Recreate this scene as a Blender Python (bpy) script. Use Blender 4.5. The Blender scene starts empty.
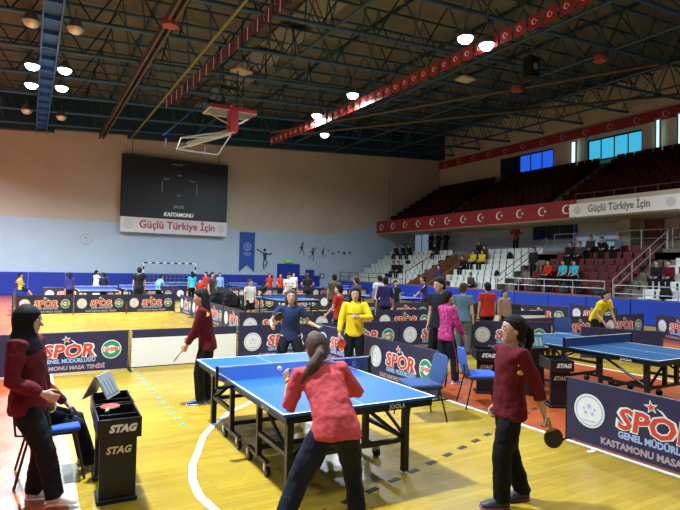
import bpy, bmesh, math, random
from math import sin, cos, pi, radians, sqrt, atan2
from mathutils import Vector, Matrix
random.seed(7)
C = bpy.context.scene.collection
V = Vector

# ------------------------------------------------------------------ camera
YAW, PITCH, ROLL, CH = .5296, .0245, .0215, 1.93
fw = V((sin(YAW)*cos(PITCH), cos(YAW)*cos(PITCH), sin(PITCH)))
rt = V((cos(YAW), -sin(YAW), 0)); up = rt.cross(fw)
r2 = rt*cos(ROLL)+up*sin(ROLL); u2 = -rt*sin(ROLL)+up*cos(ROLL)
cd = bpy.data.cameras.new('camera'); cam = bpy.data.objects.new('camera', cd); C.objects.link(cam)
m = Matrix.Identity(4)
for i in range(3):
    m[i][0] = r2[i]; m[i][1] = u2[i]; m[i][2] = -fw[i]
m[2][3] = CH
cam.matrix_world = m
cd.sensor_width = 36; cd.lens = 531.5/680*36; cd.clip_end = 300; cd.clip_start = .05
bpy.context.scene.camera = cam
# ------------------------------------------------------------------ world and exposure
w = bpy.data.worlds.new('world'); bpy.context.scene.world = w; w.use_nodes = True
w.node_tree.nodes['Background'].inputs[0].default_value = (.55, .68, 1, 1)
w.node_tree.nodes['Background'].inputs[1].default_value = .25
vs = bpy.context.scene.view_settings
vs.view_transform = 'Standard'; vs.look = 'None'; vs.gamma = 1; vs.use_curve_mapping = False
vs.exposure = 0.08
LAMP_W = 420.0
BOUNCE = bpy.context.scene.cycles
BOUNCE.max_bounces = 6; BOUNCE.diffuse_bounces = 3

# ------------------------------------------------------------------ helpers
def mat(name, col, rough=.6, metal=0, noise=0, nscale=20, bump=0, bscale=40, emit=0, spec=.5, alpha=1):
    mt = bpy.data.materials.new(name); mt.use_nodes = True
    nt = mt.node_tree; b = nt.nodes['Principled BSDF']
    b.inputs['Base Color'].default_value = (*col, 1)
    b.inputs['Roughness'].default_value = rough; b.inputs['Metallic'].default_value = metal
    b.inputs['Specular IOR Level'].default_value = spec
    if alpha < 1: b.inputs['Alpha'].default_value = alpha
    if emit:
        b.inputs['Emission Color'].default_value = (*col, 1); b.inputs['Emission Strength'].default_value = emit
    if noise or bump:
        tc = nt.nodes.new('ShaderNodeTexCoord')
        n = nt.nodes.new('ShaderNodeTexNoise'); n.inputs['Scale'].default_value = nscale; n.inputs['Detail'].default_value = 4
        nt.links.new(tc.outputs['Object'], n.inputs['Vector'])
        if noise:
            r = nt.nodes.new('ShaderNodeValToRGB')
            r.color_ramp.elements[0].color = (*[c*(1-noise) for c in col], 1)
            r.color_ramp.elements[1].color = (*[min(1, c*(1+noise)) for c in col], 1)
            r.color_ramp.elements[0].position = .3; r.color_ramp.elements[1].position = .7
            nt.links.new(n.outputs['Fac'], r.inputs[0]); nt.links.new(r.outputs[0], b.inputs['Base Color'])
        if bump:
            n2 = nt.nodes.new('ShaderNodeTexNoise'); n2.inputs['Scale'].default_value = bscale; n2.inputs['Detail'].default_value = 3
            nt.links.new(tc.outputs['Object'], n2.inputs['Vector'])
            bp = nt.nodes.new('ShaderNodeBump'); bp.inputs['Strength'].default_value = bump; bp.inputs['Distance'].default_value = .02
            nt.links.new(n2.outputs['Fac'], bp.inputs['Height']); nt.links.new(bp.outputs[0], b.inputs['Normal'])
    return mt

def wood_floor(name, c1, c2, c3, wear):
    mt = bpy.data.materials.new(name); mt.use_nodes = True
    nt = mt.node_tree; b = nt.nodes['Principled BSDF']; L = nt.links
    tc = nt.nodes.new('ShaderNodeTexCoord')
    mp = nt.nodes.new('ShaderNodeMapping'); L.new(tc.outputs['Object'], mp.inputs['Vector'])
    br = nt.nodes.new('ShaderNodeTexBrick'); L.new(mp.outputs[0], br.inputs['Vector'])
    mp.inputs['Rotation'].default_value = (0, 0, radians(0))
    br.inputs['Scale'].default_value = 1; br.inputs['Brick Width'].default_value = .9; br.inputs['Row Height'].default_value = .075
    br.inputs['Mortar Size'].default_value = .002; br.inputs['Mortar Smooth'].default_value = .3; br.offset_frequency = 2; br.offset = .37
    br.inputs['Color1'].default_value = (*c1, 1); br.inputs['Color2'].default_value = (*c2, 1); br.inputs['Mortar'].default_value = (*c3, 1)
    n = nt.nodes.new('ShaderNodeTexNoise'); n.inputs['Scale'].default_value = .8; n.inputs['Detail'].default_value = 6
    L.new(tc.outputs['Object'], n.inputs['Vector'])
    mx = nt.nodes.new('ShaderNodeMixRGB'); mx.blend_type = 'MULTIPLY'
    rp = nt.nodes.new('ShaderNodeValToRGB'); rp.color_ramp.elements[0].color = (wear, wear, wear, 1); rp.color_ramp.elements[0].position = .35
    rp.color_ramp.elements[1].position = .65
    L.new(n.outputs['Fac'], rp.inputs[0]); mx.inputs[0].default_value = 1
    L.new(br.outputs['Color'], mx.inputs[1]); L.new(rp.outputs[0], mx.inputs[2]); L.new(mx.outputs[0], b.inputs['Base Color'])
    b.inputs['Roughness'].default_value = .27
    n2 = nt.nodes.new('ShaderNodeTexNoise'); n2.inputs['Scale'].default_value = 3; L.new(tc.outputs['Object'], n2.inputs['Vector'])
    mr = nt.nodes.new('ShaderNodeMapRange'); mr.inputs[3].default_value = .2; mr.inputs[4].default_value = .4
    L.new(n2.outputs['Fac'], mr.inputs[0]); L.new(mr.outputs[0], b.inputs['Roughness'])
    return mt

class MB:
    def __init__(s): s.bm = bmesh.new()
    def box(s, x0, x1, y0, y1, z0, z1, M=None):
        vs = [s.bm.verts.new(V((x, y, z))) for x in (x0, x1) for y in (y0, y1) for z in (z0, z1)]
        if M: 
            for v in vs: v.co = M @ v.co
        for f in ((0, 1, 3, 2), (4, 6, 7, 5), (0, 4, 5, 1), (2, 3, 7, 6), (0, 2, 6, 4), (1, 5, 7, 3)):
            s.bm.faces.new([vs[i] for i in f])
        return s
    def rings(s, rings, closed_caps=True):
        prev = None; first = None
        for R in rings:
            cur = [s.bm.verts.new(p) for p in R]
            if prev:
                n = len(cur)
                for i in range(n): s.bm.faces.new((prev[i], prev[(i+1) % n], cur[(i+1) % n], cur[i]))
            else: first = cur
            prev = cur
        if closed_caps and len(prev) > 2:
            s.bm.faces.new(list(reversed(first))); s.bm.faces.new(prev)
        return s
    def tube(s, pts, rad, n=8, caps=True, round_=False):
        pts = [V(p) for p in pts]
        if not isinstance(rad, (list, tuple)): rad = [rad]*len(pts)
        rad = list(rad)
        if round_:
            d0 = (pts[0]-pts[1]).normalized(); d1 = (pts[-1]-pts[-2]).normalized()
            a0 = [(pts[0]+d0*rad[0]*k, rad[0]*q) for k, q in ((.95, .25), (.7, .7))]
            a1 = [(pts[-1]+d1*rad[-1]*k, rad[-1]*q) for k, q in ((.7, .7), (.95, .25))]
            pts = [a[0] for a in a0]+pts+[a[0] for a in a1]; rad = [a[1] for a in a0]+rad+[a[1] for a in a1]
        R = []; ref = None
        for i, p in enumerate(pts):
            t = (pts[min(i+1, len(pts)-1)]-pts[max(i-1, 0)])
            t = t.normalized() if t.length > 1e-9 else V((0, 0, 1))
            if ref is None:
                a = V((0, 0, 1)) if abs(t.z) < .9 else V((1, 0, 0)); ref = t.cross(a).normalized()
            ref = (ref-t*ref.dot(t)).normalized(); o = t.cross(ref)
            R.append([p+(ref*cos(2*pi*k/n)+o*sin(2*pi*k/n))*rad[i] for k in range(n)])
        return s.rings(R, caps)
    def loft(s, L, n=14):          # (centre, X half axis vector, Y half axis vector)
        return s.rings([[c+a*cos(2*pi*k/n)+b*sin(2*pi*k/n) for k in range(n)] for c, a, b in L])
    def ell(s, c, ax, ay, az, n=12, m_=8):
        c = V(c)
        R = []
        for j in range(m_+1):
            t = -pi/2+pi*j/m_; t = max(-pi/2+.12, min(pi/2-.12, t))
            R.append([c+ax*cos(t)*cos(2*pi*k/n)+ay*cos(t)*sin(2*pi*k/n)+az*sin(t) for k in range(n)])
        return s.rings(R)
    def lathe(s, prof, n=20, M=None):
        R = [[V((r*cos(2*pi*k/n), r*sin(2*pi*k/n), z)) for k in range(n)] for r, z in prof]
        if M: R = [[M @ p for p in q] for q in R]
        return s.rings(R)
    def prism(s, poly, h, M=None):   # poly in XY, extruded 0..h along Z
        a = [s.bm.verts.new((x, y, 0)) for x, y in poly]; b = [s.bm.verts.new((x, y, h)) for x, y in poly]
        if M:
            for v in a+b: v.co = M @ v.co
        n = len(a)
        s.bm.faces.new(list(reversed(a))); s.bm.faces.new(b)
        for i in range(n): s.bm.faces.new((a[i], a[(i+1) % n], b[(i+1) % n], b[i]))
        return s
    def build(s, name, mt, parent=None, bevel=0, smooth=True, loc=None):
        bmesh.ops.recalc_face_normals(s.bm, faces=s.bm.faces)
        me = bpy.data.meshes.new(name); s.bm.to_mesh(me); s.bm.free()
        if smooth:
            for p in me.polygons: p.use_smooth = True
            me.set_sharp_from_angle(angle=radians(38))
        me.materials.append(mt)
        o = bpy.data.objects.new(name, me); C.objects.link(o)
        if parent: o.parent = parent
        if loc: o.location = loc
        if bevel:
            b = o.modifiers.new('b', 'BEVEL'); b.width = bevel; b.segments = 2; b.limit_method = 'ANGLE'
        return o
def struct(o): o['kind'] = 'structure'; return o
def tag(o, label, cat, group=None, kind=None):
    o['label'] = label; o['category'] = cat
    if group: o['group'] = group
    if kind: o['kind'] = kind
    return o
def empty(name, loc=(0, 0, 0), rz=0):
    o = bpy.data.objects.new(name, None); C.objects.link(o); o.location = loc; o.rotation_euler = (0, 0, radians(rz)); o.empty_display_size = .1
    return o
def text(name, s, size, mt, parent, M, ext=.002, bold=0, shear=0, width=None):
    cu = bpy.data.curves.new(name, 'FONT'); cu.body = s; cu.size = size; cu.extrude = ext; cu.offset = bold; cu.shear = shear
    cu.align_x = 'CENTER'; cu.align_y = 'CENTER'; cu.resolution_u = 2; cu.materials.append(mt)
    o = bpy.data.objects.new(name, cu); C.objects.link(o)
    if parent: o.parent = parent
    o.matrix_local = M
    if width:
        dg = bpy.context.evaluated_depsgraph_get(); dg.update()
        d = o.evaluated_get(dg).dimensions.x / (o.scale.x or 1)
        if d > 1e-4: o.scale = (width/d, o.scale.y, o.scale.z)
    dg = bpy.context.evaluated_depsgraph_get(); me = bpy.data.meshes.new_from_object(o.evaluated_get(dg)); sc_, pa_ = o.scale.copy(), o.parent
    bpy.data.objects.remove(o); q = bpy.data.objects.new(name, me); C.objects.link(q); q.parent = pa_; q.matrix_local = M; q.scale = sc_
    return q
def children(o): return [c for c in o.children]
def copy_tree(o, parent=None):
    c = o.copy(); C.objects.link(c)
    if parent: c.parent = parent
    for ch in list(o.children): copy_tree(ch, c)
    return c
def MT(x, y, z, rz=0, rx=0, ry=0, s=1):
    return Matrix.Translation((x, y, z)) @ Matrix.Rotation(radians(rz), 4, 'Z') @ Matrix.Rotation(radians(ry), 4, 'Y') @ Matrix.Rotation(radians(rx), 4, 'X') @ Matrix.Scale(s, 4)
def FACE(x, y, z, yaw=0):   # plane standing upright, readable by a viewer looking along +Y (yaw 0)
    return MT(x, y, z, yaw, 90)

# ------------------------------------------------------------------ materials
M_yellow = wood_floor('floor_yellow_parquet', (.54, .355, .032), (.43, .275, .022), (.22, .14, .014), .76)
M_orange = wood_floor('floor_orange_paint', (.50, .10, .022), (.44, .085, .02), (.28, .06, .02), .84)
M_white = mat('white_paint', (.80, .80, .79), .6)
M_wallb = mat('beige_wall', (.52, .45, .38), .85, noise=.07, nscale=.5)
M_walll = mat('pale_blue_wall', (.41, .52, .65), .8, noise=.04, nscale=.6)
M_cream = mat('cream_wall', (.52, .47, .36), .8, noise=.05, nscale=.8)
M_pad = mat('blue_vinyl_pad', (.012, .03, .33), .45, noise=.1, nscale=2)
M_navy = mat('navy_barrier_cloth', (.020, .020, .070), .5, noise=.2, nscale=3, bump=.2, bscale=6)
M_brnv = mat('brown_barrier_cloth', (.034, .022, .055), .5, noise=.2, nscale=3)
M_black = mat('black_plastic', (.010, .010, .012), .4, spec=.3)
M_blackm = mat('black_metal', (.015, .015, .017), .4, .3)
M_metal = mat('grey_metal', (.30, .30, .31), .35, .8)
M_red = mat('red_print', (.62, .06, .035), .5)
M_redflag = mat('red_flag_cloth', (.27, .016, .014), .7, bump=.3, bscale=3)
M_whp = mat('white_print', (.8, .8, .8), .5)
M_green = mat('green_print', (.03, .28, .14), .5)
M_bluep = mat('blue_print', (.35, .5, .8), .5)
M_pale = mat('pale_print', (.62, .70, .78), .5)
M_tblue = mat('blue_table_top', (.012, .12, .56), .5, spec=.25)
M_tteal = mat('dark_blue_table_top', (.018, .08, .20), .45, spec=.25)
M_tfar = mat('lilac_blue_table_top', (.08, .12, .55), .35)
M_net = mat('blue_net', (.05, .12, .36), .7, alpha=.5)
M_truss = mat('dark_blue_truss_paint', (.016, .052, .085), .5, .2)
M_tube = mat('blue_chord_paint', (.02, .075, .17), .45, .2)
M_girder = mat('royal_blue_girder', (.015, .09, .34), .5)
M_deck = mat('roof_deck', (.105, .105, .085), .9, noise=.25, nscale=.8)
M_rust = mat('brown_beam_paint', (.06, .05, .035), .6)
M_ypipe = mat('yellow_green_pipe', (.17, .20, .03), .5)
M_seatw = mat('white_seat_plastic', (.72, .75, .70), .4)
M_seatr = mat('red_seat_plastic', (.11, .010, .008), .4)
M_seatd = mat('shaded_red_seat_plastic', (.032, .004, .004), .8, spec=.1)  # red seats with the upper stand's shade put into the colour
M_conc = mat('stand_concrete', (.23, .19, .16), .85, noise=.15, nscale=2)
M_brick = mat('brown_painted_wall', (.28, .12, .07), .8, noise=.1, nscale=1)
M_dark = mat('dark_board', (.012, .016, .022), .5)
M_score = mat('scoreboard_black', (.006, .009, .014), .5)
M_glassd = mat('dark_glass', (.015, .02, .035), .1)
M_glassb = mat('pale_blue_window', (.35, .50, .65), .25, emit=.3)
M_curt_deep = mat('deep_blue_lit_curtain', (.012, .06, .62), .6, noise=.25, nscale=6, emit=0)
M_alum = mat('aluminium', (.55, .56, .58), .35, .7)
M_chairb = mat('blue_chair_fabric', (.028, .075, .22), .85, bump=.15, bscale=120)
M_chairb2 = mat('bright_blue_chair_fabric', (.03, .10, .50), .85, bump=.15, bscale=120)
M_wood = mat('brown_wood_door', (.16, .055, .03), .6, noise=.2, nscale=3)
def lit(name, c, e):
    mt = mat(name, c, .7, noise=.0); nt = mt.node_tree; b = nt.nodes['Principled BSDF']
    tc = nt.nodes.new('ShaderNodeTexCoord'); wv = nt.nodes.new('ShaderNodeTexWave'); wv.bands_direction = 'Y'; wv.inputs['Scale'].default_value = 3; wv.inputs['Distortion'].default_value = 2
    nt.links.new(tc.outputs['Object'], wv.inputs[0]); r = nt.nodes.new('ShaderNodeMapRange'); r.inputs[3].default_value = e*.75; r.inputs[4].default_value = e
    nt.links.new(wv.outputs['Fac'], r.inputs[0]); nt.links.new(r.outputs[0], b.inputs['Emission Strength'])
    b.inputs['Emission Color'].default_value = (*c, 1); b.inputs['Base Color'].default_value = (*[x*.3 for x in c], 1)
    return mt
M_win1 = lit('deep_blue_lit_curtain_glow', (.02, .13, .85), .9)
M_win2 = lit('cyan_lit_curtain_glow', (.06, .55, .85), .9)
M_win3 = lit('white_daylight', (.55, .9, 1), 1.8)
M_lamp = mat('lamp_glow', (.80, .90, 1), .5, emit=14)

SB = lambda X: 9.4+.068*X      # underside of the roof frame
# ------------------------------------------------------------------ lamps of the hall
lamp_spots = [(-.1, 21.9, 1), (.92, 21.7, 1), (-.12, 24.3, 1), (.93, 24.0, 1), (-.15, 17.9, 0), (1.0, 17.7, 0), (-.3, 28.6, 0), (1.15, 28.9, 0),
              (11.15, 18.3, 1), (11.3, 21.7, 1), (11.2, 11.9, 1), (12.1, 11.9, 1), (13.3, 24.6, 1),
              (0.2, 6.8, 1), (.9, 13.2, 1), (6.5, 2.0, 1), (11.2, 4.5, 1), (-5.5, 14.0, 1), (-2.5, 1.0, 1), (-6.5, 29.0, 1), (-7.5, 21.0, 1), (19.5, 6.0, 1)]  # unseen lamps, mostly added as fill and to brighten far wall and stand
lamp_words = {0: 'second lit floodlight on the left side of the blue girder', 1: 'lit floodlight right of the blue girder, upper of the pair', 2: 'lit floodlight left of the blue girder, lower of the pair',
              3: 'lit floodlight right of the blue girder, lower of the pair', 4: 'unlit floodlight left of the girder, nearest the top edge', 5: 'unlit floodlight right of the girder, nearest the top edge',
              6: 'unlit floodlight left of the girder, close to the far wall', 7: 'unlit floodlight right of the girder, close to the far wall', 8: 'bright round floodlight in the middle of the roof above the flag line',
              9: 'round floodlight left of the brightest middle one, above the flag line', 10: 'largest bright round floodlight near the top of the roof', 11: 'small lit floodlight beside the largest one, by the flag line',
              12: 'small tilted floodlight hanging lowest, below the red flag line'}
lamp_words[0] = 'lit floodlight left of the blue girder, upper of the pair'
for i, (x, y, on_) in enumerate(lamp_spots):
    z = 8.93 if x < 5 else 8.97
    r = empty('floodlight', (x, y, z))
    tag(r, lamp_words.get(i, 'unseen round floodlight added under the roof frame out of view'), 'floodlight', 'floodlights under the roof')
    MB().lathe([(.06, .30), (.12, .27), (.23, .06), (.25, 0)], 16).build('housing', M_metal, r)
    MB().lathe([(.04, -.17), (.13, -.14), (.20, -.08), (.235, 0)], 16).build('lens', M_lamp if on_ else M_alum, r)
    MB().tube([(0, 0, .29), (0, 0, SB(x)-z+.05)], .02, 6).build('bracket', M_metal, r)
    if on_:
        ld = bpy.data.lights.new('floodlight_light', 'AREA'); ld.shape = 'DISK'; ld.size = .5; ld.energy = LAMP_W; ld.color = (.80, .91, 1); ld.spread = radians(172 if (x > 10 and y > 10) or x > 19 else 150 if y > 20 else 135)
        ld.energy *= {13: 2.7, 15: .4, 16: .65, 18: .35, 10: .9, 11: .5, 12: 1.5, 9: 1.8, 8: 1.7, 0: 1.3, 1: 1.3, 2: 1.9, 3: 1.9, 14: 1.0, 19: 3.0, 20: 1.4, 21: 1.7}.get(i, 1.0)
        lo = bpy.data.objects.new('floodlight_light', ld); C.objects.link(lo); lo.parent = r; lo.location = (0, 0, -.19)

# ------------------------------------------------------------------ floor
def slab(name, x0, x1, y0, y1, z0, z1, mt, smooth=False): return struct(MB().box(x0, x1, y0, y1, z0, z1).build(name, mt, smooth=False))
slab('floor', -14, 31, -6, 35, -.2, 0, M_yellow)
slab('floor_orange_side', -14, .32, -6, 10.35, .0, .002, M_orange)
slab('floor_orange_far', -14, -.38, 10.35, 34.8, .0, .002, M_orange)
slab('floor_orange_run', 5.48, 10.1, -6, 7.7, .0, .002, M_orange)
slab('floor_orange_edge', 14.9, 20.1, -6, 9.2, .0, .002, M_orange)
def line(x0, y0, x1, y1, w_, mt=None, name='floor_line', z=.004):
    d = V((x1-x0, y1-y0, 0)); L = d.length; d.normalize(); n = V((-d.y, d.x, 0))*w_/2
    b = MB(); P = [V((x0, y0, 0))-n, V((x1, y1, 0))-n, V((x1, y1, 0))+n, V((x0, y0, 0))+n]
    b.prism([(p.x, p.y) for p in P], z); return struct(b.build(name, mt or M_white, smooth=False))
line(.37, -4, .37, 10.4, .075)
line(5.44, -4, 5.44, 9.9, .06)
line(-.4, 14.5, -14, 14.5, .05)
line(6.2, 9.25, 12, 9.1, .05); line(7.2, 9.75, 13.5, 9.6, .04)
line(10.15, -4, 10.15, 7.7, .05)
line(5.28, 3.62, 5.42, 3.62, .05)
# curved white line (three point arc)
pts = [(4.6, 10.3), (4.11, 9.61), (3.7, 8.7), (3.31, 7.9), (2.78, 7.15), (2.35, 6.8), (2.01, 6.38), (1.75, 5.95), (1.57, 5.5), (1.42, 5.15), (1.33, 4.81), (1.29, 4.45), (1.33, 4.1), (1.45, 3.6), (1.7, 3.1)]
b = MB()
L_, R_ = [], []
for i, p in enumerate(pts):
    a = V(pts[max(i-1, 0)]); c = V(pts[min(i+1, len(pts)-1)]); d = (c-a).normalized(); n = V((-d.y, d.x))*.035
    L_.append(V(p)+n); R_.append(V(p)-n)
for i in range(len(pts)-1):
    q = [L_[i], L_[i+1], R_[i+1], R_[i]]
    b.bm.faces.new([b.bm.verts.new((v.x, v.y, .004)) for v in q])
struct(b.build('floor_curve_line', M_white, smooth=False))
M_dash = mat('dark_floor_dash', (.02, .016, .01), .7); M_tape = mat('cyan_floor_tape', (.05, .50, .62), .5)
M_mat = mat('dark_varnished_patch', (.13, .10, .02), .25)
b = MB()
for i in range(18):
    t = i*.315; x = 1.75+t*.95; y = 3.62+t*.26+ (t*t*.012)
    b.prism([(-.065, -.03), (.065, -.03), (.065, .03), (-.065, .03)], .004, MT(x, y, 0, 15))
struct(b.build('floor_dashes', M_dash, smooth=False))
b = MB()
for i in range(14):
    b.prism([(-.028, -.03), (.028, -.03), (.028, .03), (-.028, .03)], .004, MT(1.66+.004*i, 6.5+i*.29, 0))
struct(b.build('floor_tape_marks', M_tape, smooth=False))

# ------------------------------------------------------------------ walls
WY = 34.9
slab('wall_far_upper', -14, 31, WY, WY+.3, 4.43, 13, M_wallb)
slab('wall_far_lower', -14, 31, WY, WY+.3, 0, 4.43, M_walll)
b = MB()                                            # paint step rising in the corner, 1 cm skin
b.prism([(18.9, 4.3), (23.9, 4.3), (23.9, 5.35), (21.6, 4.85)], .01, Matrix.Translation((0, WY, 0)) @ Matrix.Rotation(radians(90), 4, 'X'))
struct(b.build('wall_far_paint_step', M_walll, smooth=False))
for x in (24.7, 25.1): slab('wall_far_rib', x, x+.16, WY-.06, WY, 5.5, 11.4, M_wallb)
for x in (-1.1, 3.4, 12.9, 17.0): slab('wall_far_joint', x, x+.03, WY-.012, WY, 4.43, 10.8, M_wallb)
slab('wall_left', -14.3, -14, -6, 35.2, 0, 13, M_wallb)
slab('wall_near', -14, 31, -6.3, -6, 0, 13, M_walll)
slab('wall_right', 30.2, 30.5, -6, 35, 0, 13.5, M_cream)
slab('wall_stand_back', 27.0, 27.2, -6, WY, 3.0, 5.2, M_cream)
slab('wall_stand_back_lower', 26.96, 27.0, 17.0, WY, 3.2, 4.45, M_walll)
# roof deck, sloping
b = MB(); b.prism([(-14.5, SB(-14.5)+2.0), (31, SB(31)+2.0), (31, SB(31)+2.2), (-14.5, SB(-14.5)+2.2)], 42, Matrix.Translation((0, 35.2, 0)) @ Matrix.Rotation(radians(90), 4, 'X'))
struct(b.build('ceiling', M_deck, smooth=False))
# wide grey purlin panels between trusses
for k, Y in enumerate([15.4+2.95*i for i in range(-4, 7)]):
    b = MB()
    for X in [x*4.2-13 for x in range(11)]:
        b.box(X, X+.1, Y, Y+2.95, SB(X)+1.85, SB(X)+1.97)
    struct(b.build('ceiling_purlins', M_truss, smooth=False))
    b = MB(); c = MB()
    X0, X1 = -13.9, 30.1
    b.tube([(X0, Y, SB(X0)), (X1, Y, SB(X1))], .075, 8)
    b.tube([(X0, Y, SB(X0)+1.75), (X1, Y, SB(X1)+1.75)], .06, 6)
    st = 1.1; n = int((X1-X0)/st)
    for i in range(n):
        xa = X0+i*st; xb = xa+st; hi = (i % 2 == 0)
        c.tube([(xa, Y, SB(xa)+(0 if hi else 1.75)), (xb, Y, SB(xb)+(1.75 if hi else 0))], .03, 5, False)
    struct(b.build('ceiling_truss_chords', M_tube)); struct(c.build('ceiling_truss_web', M_truss))
    # inclined lattice reaching to the neighbouring truss
    if k < 10:
        c = MB()
        for i in range(0, n, 2):
            xa = X0+i*st+.5
            c.tube([(xa, Y, SB(xa)), (xa+.55, Y+1.47, SB(xa)+1.75)], .028, 4, False)
            c.tube([(xa+.55, Y+1.47, SB(xa)+1.75), (xa+1.1, Y+2.95, SB(xa+1.1))], .028, 4, False)
        c.tube([(X0, Y+1.47, SB(X0)+1.75), (X1, Y+1.47, SB(X1)+1.75)], .05, 6)
        struct(c.build('ceiling_lattice', M_truss))
# lower chords running to the far wall
for X in (-8, -4.2, 8.6, 15.4, 19.5, 23.4, 27.2):
    b = MB(); b.tube([(X, -5, SB(X)-.03), (X, 34.8, SB(X)-.03)], .06, 6)
    for i in range(18):
        Y = -4+i*2.2; b.tube([(X, Y, SB(X)), (X, Y+1.1, SB(X)+1.7)], .025, 4, False); b.tube([(X, Y+1.1, SB(X)+1.7), (X, Y+2.2, SB(X))], .025, 4, False)
    struct(b.build('ceiling_long_truss', M_truss))
b = MB()
b.box(.12, .17, 0, 34.8, 9.25, 9.85); b.box(.62, .67, 0, 34.8, 9.25, 9.85); b.box(.17, .62, 0, 34.8, 9.42, 9.48)
for i in range(26): b.box(.17, .62, 2+i*1.25, 2.12+i*1.25, 9.28, 9.42)
struct(b.build('ceiling_blue_girder', M_girder, smooth=False))
b = MB(); b.box(3.42, 3.50, 9, 34.8, 9.38, 9.64); b.box(3.62, 3.70, 9, 34.8, 9.38, 9.64); struct(b.build('ceiling_brown_beam', M_rust, smooth=False))
b = MB(); b.tube([(5.2, 9, 9.62), (5.2, 34.8, 9.62)], .05, 8); struct(b.build('ceiling_yellow_pipe', M_ypipe))
for i, (xa, xb, y) in enumerate([(-14, 1.05, 34.3), (1.05, 5.0, 34.5), (5.0, 31, 34.35)]):
    b = MB(); h = (.0, -.22, .05)[i]
    b.prism([(xa, SB(xa)-.12-h), (xb, SB(xb)-.12-h), (xb, SB(xb)+2.1), (xa, SB(xa)+2.1)], .35, Matrix.Translation((0, y+.35, 0)) @ Matrix.Rotation(radians(90), 4, 'X'))
    struct(b.build('ceiling_edge_board', M_truss, smooth=False))
# diagonal roof beam and grey sheet strip
b = MB()
for i in range(9): b.box(8.6, 10.0, 8+i*2.95, 10.4+i*2.95, SB(8.6)+1.80, SB(8.6)+1.84)
struct(b.build('ceiling_grey_sheets', mat('grey_sheet', (.17, .17, .18), .8), smooth=False))
for (xa, ya, xb, yb) in ((12.5, 30, 22.6, 12.4), (14, 30, 30, 13)):
    b = MB(); b.tube([(xa, ya, SB(xa)-.15), (xb, yb, SB(xb)-.15)], .08, 6); struct(b.build('ceiling_side_beam', M_rust))
for (x, y, lab) in ((19.39, 12.95, 'round orange heater lamp under the roof, the one further right'), (19.48, 17.21, 'round orange heater lamp under the roof, the one further left'), (3.56, 16.8, 'small rust coloured box lamp on the brown roof beam')):
    o = MB().lathe([(.03, .3), (.22, .24), (.26, .05), (.24, 0)], 14).build('heater_lamp', mat('orange_enamel', (.30, .06, .02), .5), loc=(x, y, SB(x)-.35)); tag(o, lab, 'lamp')
for (x, y, r_, lab) in ((7.2, 20.5, 20, 'pale square air vent panel above the basketball hoop'), (16.5, 17.5, 0, 'pale angular loudspeaker horn hung below the roof')):
    o = MB().box(-.35, .35, -.3, .3, 0, .08).build('ceiling_panel_lamp', mat('panel_cream', (.42, .38, .25), .6), loc=(x, y, SB(x)-.12)); o.rotation_euler = (0, 0, radians(r_)); tag(o, lab, 'panel')
    MB().tube([(0, 0, .08), (0, 0, .4)], .02, 6).build('hanger', M_metal, o)
o = MB().box(-.25, .25, -.2, .2, -.5, .3).build('loudspeaker', M_black, loc=(17.0, 14.3, SB(17)-.4)); tag(o, 'dark loudspeaker box hanging right of the red flag line', 'loudspeaker')
MB().box(-.02, .02, -.02, .02, .3, .8).build('bracket', M_metal, o)
MB().lathe([(.14, -.01), (.14, .01)], 14, MT(0, -.2, -.1, 0, 90)).build('speaker_cone', M_alum, o)

# ------------------------------------------------------------------ blue pads on the far wall
pad = None
x = -5.6
while x < 17.6:
    if not (15.2 < x+.9 < 16.9):
        wd = 1.86
        if pad is None:
            pad = MB().box(.01, wd-.01, -.08, 0, .04, 1.33).build('wall_pad', M_pad, bevel=.02); o = pad
        else: o = copy_tree(pad)
        o.location = (x, WY-.01, 0)
        tag(o, 'blue vinyl wall pad in the long row along the far wall', 'wall pad', 'blue pads along the far wall')
    x += 1.87
# doors on the far wall
def door_far(name, x0, x1, h, two=True):
    r = empty(name, (x0, WY, 0)); r['kind'] = 'structure'
    wd = x1-x0
    MB().box(0, wd, -.12, -.02, 0, h).build('door_frame', M_pad, r)
    MB().box(.05, wd/2-.02, -.15, -.12, .05, h-.05).build('door_leaf', M_pad, r)
    MB().box(wd/2+.02, wd-.05, -.15, -.12, .05, h-.05).build('door_leaf', M_pad, r)
    MB().box(wd/2-.12, wd/2-.08, -.19, -.15, .9, 1.2).build('door_handle', M_metal, r)
door_far('door_1', 15.25, 17.0, 2.15); door_far('door_2', 17.5, 18.2, 1.75)
o = empty('exit_sign', (16.1, WY-.02, 2.36)); tag(o, 'small green exit sign above the blue double door', 'sign')
MB().box(-.32, .32, -.12, 0, -.12, .14).build('sign_box', mat('exit_green', (.10, .45, .08), .5, emit=.35), o)
MB().box(-.12, -.02, -.13, -.12, -.07, .08).build('pictogram', M_whp, o)
MB().box(.03, .2, -.13, -.12, -.02, .03).build('arrow', M_whp, o)
o = MB().box(18.7, 19.1, WY-.03, WY, 1.1, 1.5).build('wall_notice', mat('notice_blue', (.10, .18, .35), .6)); tag(o, 'small blue square notice on the far wall by the stand', 'sign')
MB().lathe([(.09, 0), (.09, .01)], 10, MT(18.9, WY-.04, 1.3, 0, 90)).build('pictogram', M_whp, o)

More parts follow.
